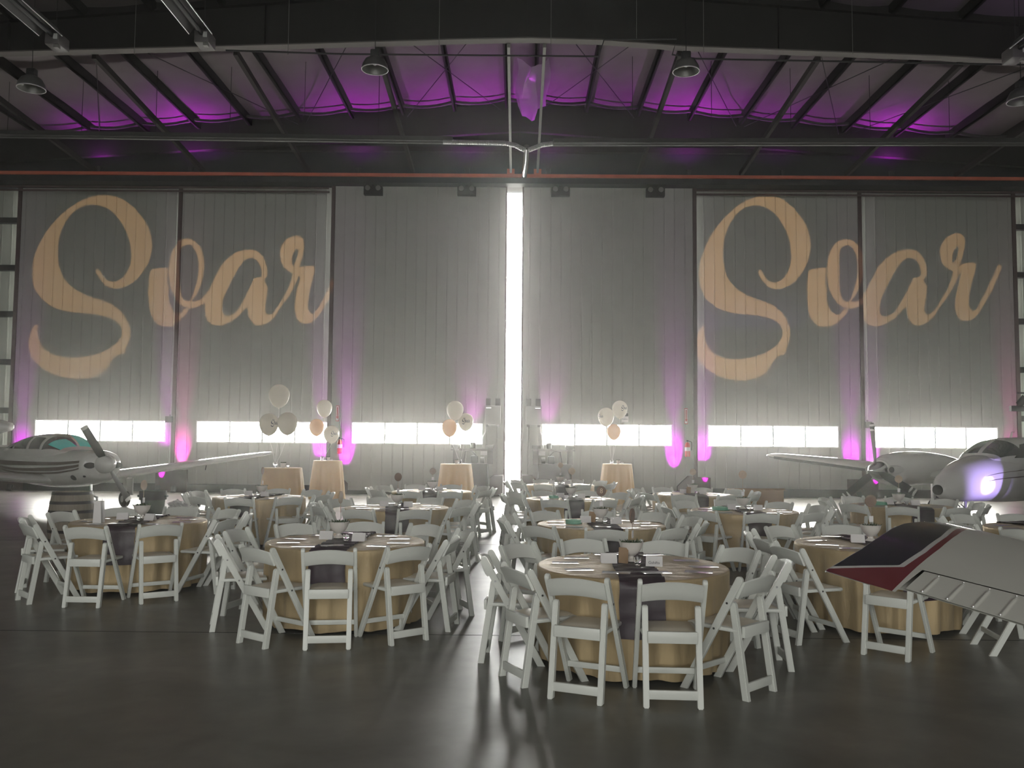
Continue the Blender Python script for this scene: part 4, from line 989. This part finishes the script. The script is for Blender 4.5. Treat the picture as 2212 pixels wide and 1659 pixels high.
# ---- single-engine aircraft on the left
hx, hy = 0.77, -0.64
P1 = empty('parked_aircraft', (-9.05, 19.4, 0), math.atan2(hy, hx)); tag(P1, 'white single-engine low-wing aircraft with brown stripes parked at the left', 'airplane')
BODY = refine([(-0.16, 0.20, 0.20, 1.16, 2.2), (-0.24, 0.42, 0.30, 1.13, 2.4), (-0.5, 0.49, 0.37, 1.09, 2.5), (-1.2, 0.55, 0.42, 1.04, 2.6), (-2.2, 0.60, 0.46, 1.03, 2.6), (-3.6, 0.60, 0.46, 1.05, 2.6), (-4.8, 0.48, 0.40, 1.10, 2.4), (-6.2, 0.28, 0.28, 1.18, 2.2), (-7.6, 0.10, 0.14, 1.25, 2.0)])
loft(BODY, 40).build('fuselage', M_plane, P1, smooth=60)
CAB = refine([(-1.25, 0.40, 0.04, 1.40, 2.2), (-1.6, 0.49, 0.26, 1.38, 2.3), (-2.0, 0.54, 0.42, 1.37, 2.3), (-2.6, 0.56, 0.48, 1.35, 2.4), (-3.5, 0.55, 0.44, 1.34, 2.4), (-4.4, 0.46, 0.28, 1.34, 2.3), (-5.4, 0.30, 0.08, 1.34, 2.2)])
cb = loft(CAB, 40).build('cabin_roof', M_plane, P1, smooth=60)
def A_(d): return math.radians(d)
for s, nm in ((-1, 'near'), (1, 'far')):
    def c2(x, d): return (x, A_(90 + s * -1 * (90 - d) * -1) if False else (A_(180 - d) if s < 0 else A_(d)))
    # windscreen halves
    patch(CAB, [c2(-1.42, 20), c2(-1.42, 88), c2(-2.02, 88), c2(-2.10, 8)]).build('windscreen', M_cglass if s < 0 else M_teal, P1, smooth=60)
    if s < 0: patch(CAB, [c2(-1.40, 24), c2(-1.40, 84), c2(-1.72, 74), c2(-1.88, 26)], off=0.018).build('painted_light_patch', M_teal, P1, smooth=60)  # teal patch painted on for window light coming through the screen
    patch(CAB, [c2(-2.22, 10), c2(-2.22, 48), c2(-2.80, 50), c2(-2.80, 10)]).build('side_window', M_cglass, P1, smooth=60)
    patch(CAB, [c2(-2.95, 10), c2(-2.95, 50), c2(-3.75, 48), c2(-3.75, 12)]).build('side_window', M_cglass, P1, smooth=60)
    patch(CAB, [c2(-3.90, 14), c2(-3.90, 46), c2(-4.45, 36), c2(-4.45, 20)]).build('side_window', M_cglass, P1, smooth=60)
    for k, (d0, d1) in enumerate(((2, 9), (-7, -3), (-14, -11))):
        def c3(x, d): return (x, A_(180 - d) if s < 0 else A_(d))
        patch(BODY, [c3(-0.34, d0 + 6), c3(-0.34, d1 + 7), c3(-5.5, d1 - 4), c3(-5.5, d0 - 6)], 2, 48, 0.012).build('stripe', M_stripe, P1, smooth=60)
    # air inlets either side of the spinner
    MB().lathe([(0.0, 0), (0.115, 0), (0.12, 0.05), (0, 0.05)], 18, M=Matrix.Translation((-0.215, s * 0.30, 1.13)) @ Matrix.Rotation(PI / 2, 4, 'Y') @ Matrix.Scale(0.55, 4, (1, 0, 0))).build('air_inlet', M_black, P1)
sp = [(0.25, 0.004)] + [(0.25 - 0.40 * (k / 8) ** 1.0, 0.21 * math.sin(PI / 2 * min(1, (k / 8) ** 0.6))) for k in range(1, 9)]
MB().tube([(x, 0, 1.16) for x, r in sp], [max(r, 0.004) for x, r in sp], 24).build('spinner', M_plane, P1, smooth=70)
def disc_patch(sections, x0, t0, rx, rt, name, m, par):
    g_ = [[surf(sections, x0 + rx * q * math.cos(2 * PI * k / 20), t0 + rt * q * math.sin(2 * PI * k / 20), 0.008) for k in range(20)] for q in (0.01, 0.5, 1.0)]
    MB().grid(g_, closed_u=True).build(name, m, par, smooth=60)
disc_patch(BODY, -0.62, A_(212), 0.10, A_(11), 'landing_light', M_black, P1); disc_patch(BODY, -0.30, A_(222), 0.035, A_(5), 'air_duct', M_black, P1)
for ang in (A_(33), A_(33 + 180)):
    b1 = blade_mb(0.98, 0.19, 0.16, ang, x=-0.03); b1.v = [(v[0], v[1], v[2] + 1.16) for v in b1.v]; bo = b1.build('propeller_blade', M_prop, P1, smooth=50)
    t1 = blade_mb(0.985, 0.165, 0.165, ang, r0=0.90, x=-0.03, twist=0.06); t1.v = [(v[0], v[1], v[2] + 1.16) for v in t1.v]; t1.build('white_tip', M_plane, bo, smooth=50)
for s in (1, -1):
    wing_mb([(s * 0.45, -1.62, 1.75, 0.24, 0.74), (s * 1.1, -1.72, 1.6, 0.21, 0.80), (s * 3.2, -1.80, 1.42, 0.17, 1.03), (s * 5.2, -1.86, 1.22, 0.13, 1.26), (s * 5.7, -1.98, 0.95, 0.07, 1.33)]).build('wing', M_plane, P1, smooth=50)
    wheel(P1, (-2.5, s * 1.65, 0.20), 0.2, 0.14)
    MB().tube([(-2.45, s * 1.65, 0.2), (-2.45, s * 1.60, 0.85)], 0.045, 10).build('gear_leg', M_plane, P1)
    MB().box((-2.75, s * 1.76 - 0.01, 0.30), (-2.3, s * 1.76 + 0.01, 0.72)).build('gear_door', M_plane, P1, smooth=0)
wheel(P1, (-0.62, 0, 0.17), 0.17, 0.12); MB().tube([(-0.62, 0.1, 0.17), (-0.62, 0.09, 0.4), (-0.72, 0, 0.45), (-0.75, 0, 0.85)], 0.03, 8).build('gear_leg', M_alu, P1)
MB().tube([(-2.0, 3.6, 1.05), (-2.05, 3.6, 0.90)], 0.012, 6).build('tie_down_ring', M_dark, P1)
wing_mb([(0.0, -6.9, 1.0, 0.10, 1.45), (1.9, -7.1, 0.8, 0.07, 1.45)]).build('tailplane', M_plane, P1, smooth=50); wing_mb([(0.0, -6.9, 1.0, 0.10, 1.45), (-1.9, -7.1, 0.8, 0.07, 1.45)]).build('tailplane', M_plane, P1, smooth=50)
# ---- twin-engine aircraft on the right
hx, hy = -0.82, -0.57
P2 = empty('twin_engine_aircraft', (8.18, 17.3, 0), math.atan2(hy, hx)); tag(P2, 'white twin-engine aircraft with three-blade propeller, nose lit purple, at the right', 'airplane')
NB = refine([(0.02, 0.03, 0.03, 0.86, 2.0), (-0.06, 0.13, 0.13, 0.87, 2.0), (-0.3, 0.26, 0.27, 0.92, 2.1), (-0.8, 0.42, 0.39, 1.00, 2.2), (-1.4, 0.54, 0.46, 1.06, 2.3), (-2.2, 0.62, 0.52, 1.08, 2.4), (-3.4, 0.66, 0.54, 1.10, 2.4), (-5.2, 0.62, 0.52, 1.14, 2.3), (-7.5, 0.35, 0.34, 1.25, 2.2), (-9.5, 0.10, 0.14, 1.35, 2.0)])
loft(NB, 44).build('fuselage', M_plane, P2, smooth=60)
CB = refine([(-1.45, 0.38, 0.03, 1.46, 2.2), (-1.75, 0.47, 0.22, 1.45, 2.3), (-2.15, 0.55, 0.41, 1.43, 2.3), (-2.8, 0.60, 0.49, 1.42, 2.4), (-4.2, 0.60, 0.48, 1.42, 2.4), (-5.6, 0.50, 0.30, 1.42, 2.3), (-7.0, 0.30, 0.08, 1.42, 2.2)])
loft(CB, 40).build('cabin_roof', M_plane, P2, smooth=60)
MB().lathe([(0.0, 0), (0.10, 0.0), (0.10, 0.03), (0.0, 0.04)], 18, M=Matrix.Translation((0.005, 0.02, 0.865)) @ Matrix.Rotation(PI / 2, 4, 'Y')).build('nose_cap', M_black, P2)
for s in (1, -1):
    def c2(x, d): return (x, A_(d) if s > 0 else A_(180 - d))
    patch(CB, [c2(-1.60, 16), c2(-1.60, 86), c2(-2.16, 86), c2(-2.24, 12)]).build('windscreen', M_cglass, P2, smooth=60)
    patch(CB, [c2(-1.95, 6), c2(-2.34, 44), c2(-3.2, 50), c2(-3.2, 6)]).build('side_window', M_cglass, P2, smooth=60)
    patch(CB, [c2(-3.35, 8), c2(-3.35, 48), c2(-4.2, 48), c2(-4.2, 8)]).build('side_window', M_cglass, P2, smooth=60)
    for d0 in (12, 0): patch(NB, [c2(-0.95, d0 + 0.6), c2(-0.95, d0 + 1.2), c2(-6.0, d0 + 9), c2(-6.0, d0 + 5)], 2, 48, 0.012).build('stripe', M_stripe, P2, smooth=60)
    wing_mb([(s * 0.5, -2.1, 2.1, 0.30, 0.98), (s * 1.8, -2.2, 1.85, 0.26, 1.06), (s * 4.2, -2.35, 1.45, 0.20, 1.26), (s * 5.9, -2.5, 1.15, 0.15, 1.37), (s * 6.25, -2.62, 0.95, 0.12, 1.39), (s * 6.45, -2.8, 0.6, 0.06, 1.40)]).build('wing', M_plane, P2, smooth=50)
    MB().bar((-2.16, s * 1.9, 1.03), (-2.46, s * 5.9, 1.355), 0.05, 0.06).build('deicing_boot', M_black, P2, smooth=0)
    yc = s * 1.85
    NC = refine([(-0.98, 0.22, 0.22, 1.17, 2.0), (-1.05, 0.30, 0.27, 1.17, 2.1), (-1.3, 0.40, 0.34, 1.18, 2.2), (-1.9, 0.46, 0.38, 1.20, 2.3), (-2.8, 0.46, 0.36, 1.20, 2.3), (-3.8, 0.34, 0.26, 1.18, 2.2), (-4.6, 0.10, 0.08, 1.14, 2.0)])
    m = loft(NC, 32); m.v = [(v[0], v[1] + yc, v[2]) for v in m.v]; nac = m.build('engine_nacelle', M_plane, P2, smooth=60)
    for d0 in (10, -2):
        m = patch(NC, [c2(-1.9, d0), c2(-1.9, d0 + 2), c2(-3.6, d0 + 12), c2(-3.6, d0 + 8)], 2, 24, 0.012); m.v = [(v[0], v[1] + yc, v[2]) for v in m.v]; m.build('stripe', M_stripe, nac, smooth=60)
    for dy, r_ in ((0.28, 0.085), (-0.26, 0.085)):
        NM = Matrix.Translation((-0.97, yc + dy * (1 if s < 0 else -1), 1.19)) @ Matrix.Rotation(PI / 2, 4, 'Y')
        ring = MB().lathe([(r_ * 0.72, 0.0), (r_ * 0.95, 0.03), (r_ * 1.1, 0.0), (r_ * 1.25, -0.30)], 20, M=NM, cap=False).build('inlet_lip', M_plane, nac)
        MB().lathe([(0.0, 0.005), (r_ * 0.74, 0.006), (r_ * 0.74, -0.03), (0.0, -0.03)], 18, M=NM).build('air_inlet', M_black, nac)
    sp = [(-0.55, 0.004)] + [(-0.55 - 0.42 * (k / 8), 0.20 * math.sin(PI / 2 * (k / 8) ** 0.8)) for k in range(1, 9)]
    MB().tube([(x, yc, 1.17) for x, r in sp], [r for x, r in sp], 24).build('spinner', M_chrome, P2, smooth=70)
    for a in ((4, 128, 244) if s < 0 else (30, 150, 270)):
        b1 = blade_mb(1.04, 0.17, 0.16, A_(a), x=-0.82, twist=0.4); b1.v = [(v[0], v[1] + yc, v[2] + 1.17) for v in b1.v]; bo = b1.build('propeller_blade', M_prop, P2, smooth=50)
        for ra_, rb_ in ((0.86, 0.91), (0.96, 1.01)):
            t1 = blade_mb(rb_, 0.168, 0.168, A_(a), r0=ra_, x=-0.82, twist=0.03); t1.v = [(v[0], v[1] + yc, v[2] + 1.17) for v in t1.v]; t1.build('tip_band', M_plane, bo, smooth=50)
    wheel(P2, (-3.1, s * 1.85, 0.24), 0.24, 0.17); MB().tube([(-3.05, s * 1.85, 0.24), (-3.05, s * 1.85, 0.95)], 0.05, 10).build('gear_leg', M_alu, P2)
wheel(P2, (-0.95, 0, 0.18), 0.18, 0.13); MB().tube([(-0.95, 0.10, 0.18), (-0.95, 0.10, 0.38), (-0.98, 0, 0.42), (-1.02, 0, 0.7)], 0.035, 8).build('gear_leg', M_alu, P2)
MB().tube([(-2.9, 0, 1.90), (-2.95, 0, 2.02), (-3.05, 0, 2.03)], [0.03, 0.02, 0.012], 8).build('beacon', M_plane, P2)
for y in (0.03, -0.05): MB().tube([(-0.8, y, 0.56), (-0.9, y, 0.5)], 0.01, 6).build('tie_down_ring', M_black, P2)
# another aircraft's tail fairing at the extreme left
p = at_depth(-6, 932, 22.5); m = loft(refine([(0.42, 0.02, 0.02, 0, 2), (0.36, 0.12, 0.10, 0, 2), (0.1, 0.2, 0.17, 0, 2.2), (-0.6, 0.22, 0.2, 0, 2.2), (-2.0, 0.16, 0.15, 0, 2.0)]), 20)
e = m.build('propeller_spinner', M_plane, smooth=60, loc=(p.x, p.y, 2.0)); tag(e, 'rounded white aircraft tip entering the frame at the far left edge', 'airplane part')
MB().tube([(-0.3, 0, -0.1), (-0.3, 0, -2.0)], 0.10, 10).build('support_post', M_dark, e)

# ---- near wing with red and navy tip
wU, wV, wO = Vector((.645, -.764, -.16)), Vector((.764, .645, .03)), Vector((.999, 2.902, 1.35))
def woff(b_): return .055 * (1 - ((b_ - .78) / .78) ** 2) if b_ < .78 else .105 * max(0, 1 - ((b_ - .78) / .6) ** 2) ** .5 - .05
def amin(b_): return float(np.interp(b_, [0, .136, .293, .5, .68, .82, 1.0, 1.2, 1.3, 1.38], [0, -.012, -.031, -.071, -.111, -.134, -.135, -.10, -.05, 0.02]))
def wp(a, b_, dz=0.0): return wO + wU * a + wV * b_ + Vector((0, 0, woff(b_) + dz))
def line(pts, b_): return float(np.interp(b_, [q[1] for q in pts], [q[0] for q in pts]))
NAVY = [(-.002, .069), (.13, .243), (.118, .33), (.1, .461), (.04, .75), (-.025, .975), (-.10, 1.38)]
WRED = [(.0, .042), (.148, .238), (.136, .33), (.118, .459), (.055, .76), (-.015, 1.009), (-.09, 1.38)]
RBODY = [(.223, .0), (.2, .13), (.174, .271), (.123, .553), (.055, .85), (-.022, 1.145), (-.07, 1.38)]
NB_ = 150; bs = [1.38 * (k / NB_) for k in range(NB_ + 1)]
HINGE = lambda a: 0.257 + (a - .201) * 0.088
TE_B = 0.055
wingroot = empty('aircraft_wing', (1.6, 2.6, 0)); tag(wingroot, 'large near aircraft wing with navy and dark red tip, at the right', 'airplane wing')
def relw(mb): mb.v = [(v[0] - 1.6, v[1] - 2.6, v[2]) for v in mb.v]; return mb
top = MB(); P = []; widths = []
for b_ in bs:
    a0 = amin(b_); na, wr, rb = max(a0, line(NAVY, b_)), max(a0, line(WRED, b_)), max(a0, line(RBODY, b_))
    if b_ < 0.069: na = a0
    if b_ < 0.042: wr = a0
    rb2 = max(rb, wr); row = []
    for lo, hi, n_ in ((a0, na, 8), (na, wr, 2), (wr, rb2, 6)):
        row += [lo + (hi - lo) * k / n_ for k in range(n_)]
    end = 2.6 if b_ >= HINGE(.201) else None
    row.append(rb2)
    seam = 0.205 + max(0, (HINGE(.2) - b_)) * 0.13
    P.append([wp(a, max(b_, 0.012)) for a in row])
def fm(i, j): return 0 if j < 8 else 1 if j < 10 else 2 if j < 16 else 3
ih = next(i for i, b_ in enumerate(bs) if b_ >= HINGE(.201))
main = MB(); main.grid(P, fm=lambda i, j: 0 if j < 8 else 1 if j < 10 else 2)
def rbx(b_): return max(amin(b_), line(RBODY, b_), line(WRED, b_))
Q = []
for b_ in bs[:ih + 1]:
    s_ = 0.205 + max(0, (HINGE(.2) - b_)) * 0.13 - 0.006; r0 = rbx(b_); Q.append([wp(r0 + (max(s_, r0) - r0) * k / 3, max(b_, 0.012)) for k in range(4)])
main.grid(Q, mi=3); Q = []
for b_ in bs[ih:]:
    r0 = rbx(b_); row = []
    for k in range(25):
        a = r0 + (2.6 - r0) * (k / 24) ** 1.5; row.append(wp(a, b_ + max(0, HINGE(a) + 0.003 - bs[ih]) * (1 - (b_ - bs[ih]) / (1.38 - bs[ih]))))
    Q.append(row)
main.grid(Q, mi=3)
relw(main).build('upper_skin', [M_navy, M_plane, M_red, M_wing], wingroot, smooth=60)
# fill strip between straight rows and slanted hinge is the dark gap; aileron panel with pressed ribs
ail = MB(); P = []
ua = [0.212 + k * 0.003 for k in range(0, 500)] + [1.72 + 0.02 * k for k in range(44)]
RIBS = [0.262 + 0.074 * k for k in range(30)]
for a in ua:
    row = []
    for k in range(17):
        t = k / 16; tb = TE_B; hb = HINGE(a) - 0.012; b_ = tb + (hb - tb) * t
        aa = a + 0.03 * (1 - t)   # aileron end is raked
        h = 0
        for r_ in RIBS:
            d_ = abs(a - r_)
            if d_ < 0.008 and t < 0.86: h = max(h, 0.0035 * (1 - d_ / 0.008) * min(1, (0.86 - t) * 10, t * 8))
        row.append(wp(aa, b_, 0.002 + h))
    P.append(row)
ail.grid(P); relw(ail).build('aileron', M_wing, wingroot, smooth=50)
gp = MB(); gp.grid([[wp(a, HINGE(a) - 0.03, -0.012), wp(a, HINGE(a) + 0.012, -0.008)] for a in ua]); relw(gp).build('hinge_gap', M_black, wingroot, smooth=0)
scn = MB()
for r_ in RIBS:
    scn.tube([wp(r_ + 0.027, TE_B + 0.012, 0.003), wp(r_ + 0.027, TE_B + 0.012, 0.007)], 0.004, 8); scn.tube([wp(r_ + 0.002, HINGE(r_) - 0.03, 0.003), wp(r_ + 0.002, HINGE(r_) - 0.03, 0.006)], 0.003, 8)
relw(scn).build('rivet', M_chrome, wingroot)
und = MB(); P = []
for b_ in bs:
    a0 = amin(b_); tb = max(b_, 0.012)
    row = []
    for a in [a0 + (2.6 - a0) * (k / 16) ** 1.4 for k in range(17)]:
        bb = tb if not (a > 0.21 and tb < TE_B) else TE_B
        tq = min(1, max(0, (b_ - TE_B) / (1.38 - TE_B))) if a > 0.21 else min(1, b_ / 1.38); q = wO + wU * a + wV * bb + Vector((0, 0, woff(bb) * (1 - min(1, tq * 3)) -0.055 * math.sin(PI * tq ** 1.35) - 0.003)); row.append(q)
    P.append(row)
und.grid(P); und.grid([[wp(amin(b_), max(b_, 0.012)), P[i][0]] for i, b_ in enumerate(bs)])
relw(und).build('lower_skin', M_wing, wingroot, smooth=60)
edge = MB(); edge.tube([wp(amin(b_) - 0.001, max(b_, 0.012), -0.003) for b_ in bs], 0.003, 6); relw(edge).build('tip_edge', M_plane, wingroot)

# ------------------------------------------------------------------ barrel, bin, bags, carton, light stand
p = at_height(157, 1062, 0.90); e = empty('oak_barrel', (p.x, p.y, 0)); tag(e, 'weathered oak barrel with dark iron hoops, standing behind the leftmost table', 'barrel')
def br(z): return 0.285 + 0.055 * math.sin(PI * z / 0.9)
N = 28; P = []
for k in range(15):
    z = 0.9 * k / 14; P.append([((br(z) - (0.004 if j % 4 == 0 else 0)) * math.cos(2 * PI * j / 112), (br(z) - (0.004 if j % 4 == 0 else 0)) * math.sin(2 * PI * j / 112), z) for j in range(112)])
MB().grid(P, closed_u=True).build('staves', M_barrel, e, smooth=30); MB().lathe([(0.0, 0.87), (0.275, 0.87), (0.275, 0.865), (0, 0.865)], 28).build('head', M_barrel, e)
for z in (0.0, 0.14, 0.28, 0.58, 0.72, 0.86): MB().lathe([(br(z) + 0.001, z), (br(z) + 0.005, z), (br(z + 0.045) + 0.005, z + 0.045), (br(z + 0.045) + 0.001, z + 0.045)], 36, cap=False).build('hoop', M_hoop, e)
p = at_height(331, 1060, 0.72); e = empty('waste_bin', (p.x, p.y, 0)); tag(e, 'dark plastic waste bin behind the leftmost table', 'bin')
MB().lathe([(0.0, 0.01), (0.19, 0.0), (0.235, 0.70), (0.225, 0.70), (0.18, 0.03), (0, 0.03)], 24).build('tub', M_bin, e)
MB().lathe([(0.235, 0.68), (0.25, 0.69), (0.25, 0.715), (0.235, 0.72)], 24, cap=False).build('rim', M_bin, e)
MB().lathe([(0.252, 0.55), (0.256, 0.72), (0.23, 0.725)], 24, cap=False).build('liner', M_black, e)
for s in (-1, 1): MB().cbox((s * 0.26, 0, 0.62), (0.05, 0.12, 0.04), bev=0.01).build('handle', M_bin, e)
for k, (px, py, lab) in enumerate(((388, 1104, 'crumpled white plastic bag on the floor behind the leftmost table'), (415, 1102, 'crumpled dark and white bag right of the larger bag on the floor'))):
    p = at_height(px, py, 0); rb_ = random.Random(k); m = MB(); bm = bmesh.new(); bmesh.ops.create_icosphere(bm, subdivisions=4, radius=1)
    for v in bm.verts:
        n_ = v.co.normalized(); q = 1 + 0.22 * math.sin(5 * n_.x + 3 * n_.y + k) * math.sin(6 * n_.z + 2 * n_.x) + 0.10 * math.sin(17 * n_.x + 11 * n_.z) + 0.08 * math.sin(23 * n_.y)
        v.co = Vector((n_.x * q * (0.26 - 0.1 * k), n_.y * q * 0.18, max(0.0, n_.z * q * 0.13 + 0.11)))
    bm.verts.index_update(); m.add([v.co.copy() for v in bm.verts], [[v.index for v in f.verts] for f in bm.faces]); bm.free()
    o = m.build('plastic_bag', M_bag if k == 0 else M_bin, smooth=40, loc=p); tag(o, lab, 'bag', 'bags on the floor')
    MB().tube([(0.0, 0, 0.2), (-0.06, 0, 0.28), (-0.12, 0.02, 0.25)], [0.03, 0.02, 0.005], 8).build('knot', M_bag, o)
e = empty('cardboard_box', (4.85, 18.1, 0), 0.1); tag(e, 'brown cardboard box behind the right block of tables', 'box')
MB().box((-0.55, -0.25, 0.0), (0.50, 0.25, 0.80)).build('carton', M_box, e, smooth=0)
MB().box((0.02, -0.252, 0.30), (0.36, -0.2505, 0.38)).build('printing', mat('brown_print', (0.16, 0.10, 0.06), 0.8), e, smooth=0)
MB().add([(-0.55, -0.25, 0.8), (0.5, -0.25, 0.8), (0.5, -0.36, 0.84), (-0.55, -0.36, 0.84)], [(0, 1, 2, 3)]).add([(0.5, -0.25, 0.8), (0.5, 0.25, 0.8), (0.58, 0.25, 0.78), (0.58, -0.25, 0.78)], [(0, 1, 2, 3)]).build('flap', M_box, e, smooth=0)
st = empty('light_stand', (11.75, 19.2, 0)); tag(st, 'black light stand with a bar of stage lamps at the right edge', 'light stand')
MB().tube([(0, 0, 0.4), (0, 0, 3.0)], 0.025, 10).build('pole', M_black, st)
for a in (195, 315, 75): MB().tube([(0, 0, 0.75), (1.05 * math.cos(A_(a)), 1.05 * math.sin(A_(a)), 0.02)], 0.018, 8).build('leg', M_black, st)
MB().box((-1.05, -0.05, 2.48), (1.05, 0.05, 2.6)).build('lamp_bar', M_black, st, smooth=0); MB().box((-0.9, -0.02, 2.86), (0.9, 0.02, 2.9)).build('cross_bar', M_black, st, smooth=0)
for x in (-0.88, -0.48, 0.35, 0.8):
    MB().tube([(x, -0.02, 2.62), (x + 0.12, -0.1, 2.78)], [0.07, 0.09], 12).build('stage_lamp', M_black, st)
par_can((9.75, 14.6, 0.25), (9.25, 17.85, 1.05), 900, (0.50, 0.36, 1.0), 26, 'floor uplight aimed at the nose of the twin-engine aircraft', 1.0, 'floor uplights at the right')

spot_light('uplight_core', (9.75, 14.62, 0.32), (9.22, 17.85, 1.02), 2600, (0.80, 0.72, 1.0), 8.5, 1.0, 0.02)
# ------------------------------------------------------------------ haze in the hall
hm = bpy.data.materials.new('haze'); hm.use_nodes = True; n = hm.node_tree; n.nodes.clear()
ho = n.nodes.new('ShaderNodeOutputMaterial'); hv = n.nodes.new('ShaderNodeVolumeScatter'); hv.inputs['Density'].default_value = HAZE; hv.inputs['Anisotropy'].default_value = 0.86
hv.inputs['Color'].default_value = (1.0, 0.99, 0.95, 1); n.links.new(hv.outputs[0], ho.inputs['Volume'])
hz = MB().box((-XW + 0.15, -13.0, 0.001), (XW - 0.15, 28.17, 12.9)).build('haze', hm, smooth=0); tag(hz, 'thin haze hanging in the hall', 'haze', kind='stuff')
# parts were modelled in hall coordinates for these: move their empties to the floor beneath them
bpy.context.view_layer.update()
for e in [o for o in COL.objects if o.type == 'EMPTY' and o.name.split('.')[0] in ('electrical_panel', 'door_drive_unit')]:
    xs_ = [(c.matrix_world @ Vector(v)) for c in e.children for v in c.bound_box]; q = Vector((sum(v.x for v in xs_) / len(xs_), sum(v.y for v in xs_) / len(xs_), min(v.z for v in xs_)))
    for c in e.children: c.location = c.location - q
    e.location = q
